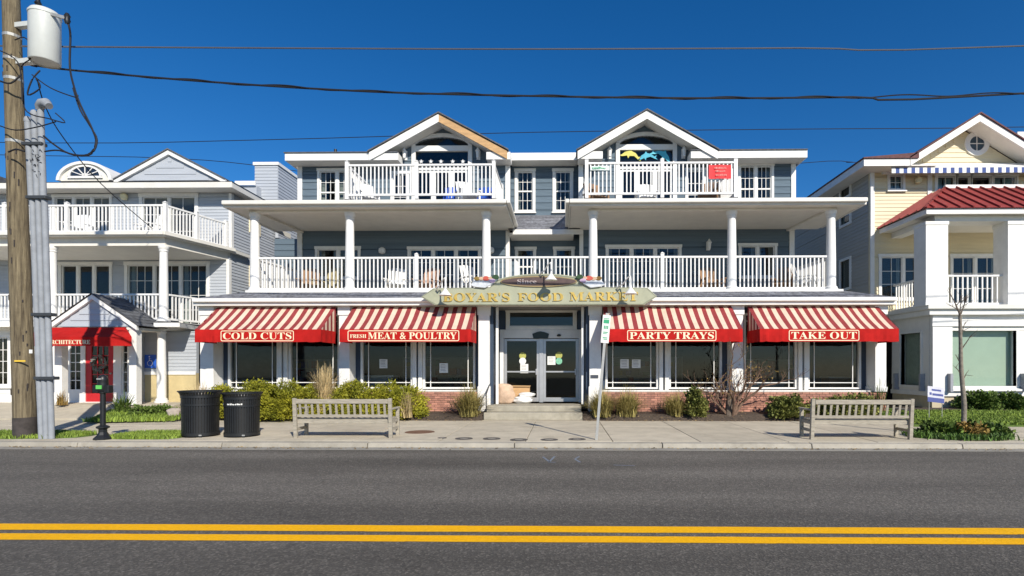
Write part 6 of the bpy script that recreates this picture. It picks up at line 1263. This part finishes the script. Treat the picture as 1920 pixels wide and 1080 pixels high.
def tuft(cx, cy, z0, h, sp, n, m_, label, cat, name='ornamental_grass', seed=0, w=.012, stiff=.5, group='grass tufts in the beds'):
    random.seed(seed + 77); v = []; f = []
    for k in range(n):
        a = random.uniform(0, 6.283); L_ = h * random.uniform(.55, 1.15); s = sp * random.random() ** .6; bx, by = cx + random.gauss(0, .05 + .06 * sp), cy + random.gauss(0, .05 + .06 * sp); px_, py_ = -math.sin(a) * w, math.cos(a) * w; o = len(v); ns = 5
        for j in range(ns + 1):
            t = j / ns; r = s * t ** (1 + stiff); z = z0 + L_ * (t - .72 * (s / max(h, .1)) * t ** 2.4); ww = 1 - .85 * t; v += [(bx + r * math.cos(a) - px_ * ww, by + r * math.sin(a) - py_ * ww, z), (bx + r * math.cos(a) + px_ * ww, by + r * math.sin(a) + py_ * ww, z)]
        for j in range(ns): f.append((o + 2 * j, o + 2 * j + 1, o + 2 * j + 3, o + 2 * j + 2))
    mb = MB(); mb.v = v; mb.f = f; mb.m = [0] * len(f); return tag(mb.build(name, m_), label, cat, group)
tuft(X(609, 16.0), 15.95, .2, 1.5, .5, 620, M_straw, 'tall dry straw coloured ornamental grass between the yew shrubs', 'grass', seed=1, stiff=1.0)
tuft(X(880, 16.2), 16.3, .2, 1.05, .85, 800, M_tangrass, 'tan green grass clump left of the entrance steps', 'grass', seed=2); tuft(X(765, 16.0), 15.9, .2, .8, .3, 160, M_straw, 'small dry grass tuft at right end of the yew hedge', 'grass', seed=12)
tuft(X(1128, 16.2), 16.3, .2, .95, .8, 760, M_tangrass, 'tan green grass clump right of the entrance steps', 'grass', seed=3); tuft(X(1178, 16.2), 16.35, .2, .95, .8, 760, M_tangrass, 'tan green grass clump behind the leaning sign post', 'grass', seed=4); tuft(X(1268, 16.2), 16.4, .2, .85, .7, 560, M_tangrass, 'tan green grass clump left of the small green shrub', 'grass', seed=5)
tuft(X(355, 15.6), 16.1, .2, 1.05, .4, 260, M_straw, 'dry grass tuft behind the left litter bin', 'grass', seed=6)
mound(X(1304, 16.3), 16.3, .2, .24, .24, .68, leafmat('olive_leaf', (0.1, 0.13, 0.03), (0.2, 0.2, 0.05)), 'narrow upright green shrub below the PARTY TRAYS windows', 'shrub', 110, 36, .07, .05, 7, asp=.4)
mound(X(1474, 16.3), 16.3, .2, .42, .38, .48, leafmat('olive_leaf', (0.1, 0.13, 0.03), (0.2, 0.2, 0.05)), 'round green shrub right of the bare shrub', 'shrub', 200, 36, .075, .05, 8, asp=.4)
mound(X(1590, 16.4), 16.5, .2, .9, .35, .48, leafmat('olive_leaf', (0.1, 0.13, 0.03), (0.2, 0.2, 0.05)), 'low yellowish shrub behind the right bench', 'shrub', 240, 34, .07, .06, 9, asp=.4)
mound(X(1838, 17.7), 17.75, .32, .55, .36, .42, M_leaf, 'dense green shrub under the large blind window', 'shrub', 220, 34, .075, .05, 10, asp=.4); mound(X(1893, 17.7), 17.75, .32, .42, .35, .42, M_leaf, 'smaller green shrub at right under the large blind window', 'shrub', 140, 34, .07, .05, 11, asp=.4)
tuft(X(1650, 16.7), 16.75, .2, 1.2, .3, 40, M_leaf, 'thin climbing green plant at the right end pillar', 'plant', 'climbing_plant', 13, .02)
# bare multi-stem shrub
random.seed(31); bx, by = X(1372, 16.3), 16.35; T = thing('bare_shrub', 'bare brown many-branched shrub before the TAKE OUT window', 'shrub', (bx, by, .22)); mb = MB(); tips = []
for a, l in ((2.6, .95), (1.5, 1.1), (.6, 1.0), (.15, 1.15), (3.3, .75), (5.0, .8), (.35, .9)): branch(mb, (bx + .08 * math.cos(a), by + .06 * math.sin(a), .2), (.75 * math.cos(a), .45 * math.sin(a), .95), l * 1.12, .05, 3, .4, 3, tips)
M_twig = mat('twig_brown', (0.17, 0.105, 0.07), .9, .35, 14); mb.build('branches', M_twig, T); leaves('last_leaves', [tips[i] for i in range(0, len(tips), 7)], 2, .045, M_rusty, T, .05)
mb = MB(); mb.tube([(bx - .08, by, .15), (bx - .06, by, .6), (bx - .03, by, 1.0)], [.13, .1, .07], 8); mb.build('trunk', M_bark, T, True)
# young street tree
random.seed(5); tx_, ty_ = X(1806, 12.3), 12.3; T = thing('young_tree', 'slim young bare street tree in the kerbside planting patch', 'tree', (tx_, ty_, ZS)); mb = MB()
P = [(tx_, ty_, ZS - .05), Vector(W(1808, 760, 12.3)), Vector(W(1802, 690, 12.3)), Vector(W(1801, 640, 12.3)), Vector(W(1800, 592, 12.3))]; mb.tube(P, [.06, .053, .045, .038, .034], 10); mb.build('trunk', mat('young_bark', (0.22, 0.19, 0.15), .9, .35, 14, .5, 30), T, True); mb = MB()
t_ = P[-1]
for d, l, r in (((-.25, 0, 1), .42, .024), ((.45, .1, .8), .32, .02), ((.15, .2, 1), .3, .016)): branch(mb, t_, d, l, r, 2, .25, 3)
for px, py, d, l in ((1803, 655, (.8, 0, .7), .4), (1801, 700, (-.6, -.1, .5), .18), (1803, 715, (.5, -.2, .7), .2), (1800, 680, (-.4, .2, .9), .2), (1802, 630, (.5, .3, .9), .35)): branch(mb, W(px, py, 12.3), d, l, .014, 1, .3, 2)
mb.build('branches', M_bark, T)
cx, cy = (VERGE[2][0] + VERGE[2][1]) / 2, 12.3; mb = MB(); mb.prismz([(cx + 1.08 * math.cos(k * .3142), cy + .66 * math.sin(k * .3142)) for k in range(20)], ZS - .02, ZS + .015); struct(mb.build('verge_soil', M_soil))
blades('patch_plants', 4200, (cx - 1.12, cx + 1.12), (cy - .68, cy + .68), ZS, .14, mat('patch_blade', (0.06, 0.13, 0.018), .6, .3, 2, island=.4, col2=(0.1, 0.18, 0.03)), 'lush dark green plants around the young tree foot', 'plants', lean=1.0, w=.016, shape=lambda x, y: ((x - cx) / 1.1) ** 2 + ((y - cy) / .66) ** 2 < 1)
mound(cx - .35, cy, ZS, .35, .3, .22, M_leaf, 'leafy weed clump left of the young tree foot', 'plant', 80, 30, .08, .05, 21, 'weed_clump', 'weeds round the young tree', asp=.35); mound(cx + .5, cy, ZS, .4, .32, .2, M_leaf, 'leafy weed clump right of the young tree foot', 'plant', 80, 30, .08, .05, 22, 'weed_clump', 'weeds round the young tree', asp=.35); mound(cx + .02, cy - .25, ZS, .25, .2, .24, M_rusty, 'reddish withered weed clump before the young tree', 'plant', 50, 26, .07, .05, 23, 'weed_clump', 'weeds round the young tree', asp=.3)
# planting before the grey house
mb = MB(); P = [W(150, 784, 15.0)[0:1] + (14.9,), (X(312, 15.6), 15.6), (X(312, 16.8), 16.8), (X(200, 16.8), 16.8)]; mb.add([(X(150, 14.7), 14.75, .158), (X(312, 15.4), 15.5, .158), (X(315, 16.8), 16.9, .36), (X(200, 16.8), 16.9, .36)], [(0, 1, 2, 3)]); struct(mb.build('planting_bed', M_turf))
def inq(x, y): return y > 14.8 + (x + 13.2) * .22 and y < 16.7 and x > -13.2 + (y - 14.8) * -.3
blades('bed_grass', 4200, (-13.6, -11.0), (14.85, 16.7), lambda x, y: .16 + max(0, y - 15.3) * .13, .13, M_grass, 'rough green ground cover before the grey house steps', 'plants', lean=1.0, w=.014, shape=inq)
tuft(X(236, 16.2), 16.1, .3, .75, .5, 90, M_leaf, 'spiky green yucca-like plant beside the red door path', 'plant', 'spiky_plant', 15, .022, .3); mound(X(285, 16.0), 16.0, .25, .5, .35, .2, M_leaf, 'low green plants right of the spiky plant', 'plant', 60, 28, .07, .05, 24, 'low_plants'); 
lump('garden_stone', (X(328, 15.8), 15.8, .2), .22, .18, .14, M_mortar, 'pale stone at the bed edge beside the left bin', 'stone', 12)
tuft(X(118, 17.3), 17.2, zA, .5, .2, 60, M_rusty, 'small reddish potted plant by the white side door', 'plant', 'potted_plant', 16)

# leaf litter along the beds and gutter, chalk-blue utility marks on the road
random.seed(99); v = []; f = []
for k in range(2600):
    if k < 1700: x, y = random.uniform(XL, XR), random.choice((random.uniform(15.75, 16.9), random.gauss(15.9, .12))); z = .165 + max(0, min(y, 16.35) - 15.98) * .33 + .012 if y > 15.98 else ZS + .014
    else: x, y = random.uniform(-14, 13), random.gauss(YK - .12, .1); z = .012 if y < YK - .04 else None
    if z is None or (sa < x < sb_ and y > 15.5): continue
    a = random.uniform(0, 6.28); r = random.uniform(.012, .035); o = len(v); dx, dy = math.cos(a) * r, math.sin(a) * r; h1 = random.uniform(0, .02)
    v += [(x - dx, y - dy, z), (x + dy * .5, y - dx * .5, z + h1), (x + dx, y + dy, z + h1 * .5), (x - dy * .5, y + dx * .5, z + .004)]; f.append((o, o + 1, o + 2, o + 3))
mb = MB(); mb.v = v; mb.f = f; mb.m = [0] * len(f); tag(mb.build('leaf_litter', leafmat('dry_leaf', (0.2, 0.13, 0.06), (0.34, 0.24, 0.11), .5)), 'scattered dry brown leaves along the planting beds and gutter', 'leaves', kind='stuff')
M_chalk = mat('utility_paint', (0.16, 0.19, 0.23), .8, .3, 20)
for pts in (((1018, 857), (1030, 866)), ((1030, 866), (1040, 856)), ((1028, 867), (1042, 867)), ((1086, 856), (1078, 861)), ((1078, 861), (1088, 867)), ((1150, 872), (1190, 873))):
    P = [Vector((X(p[0], F * CAMZ / (p[1] - HY)), F * CAMZ / (p[1] - HY), .004)) for p in pts]; d = (P[1] - P[0]).normalized(); n_ = Vector((-d.y, d.x, 0)) * .02
    MB().quad(P[0] - n_, P[1] - n_, P[1] + n_, P[0] + n_).build('utility_mark', M_chalk, road)
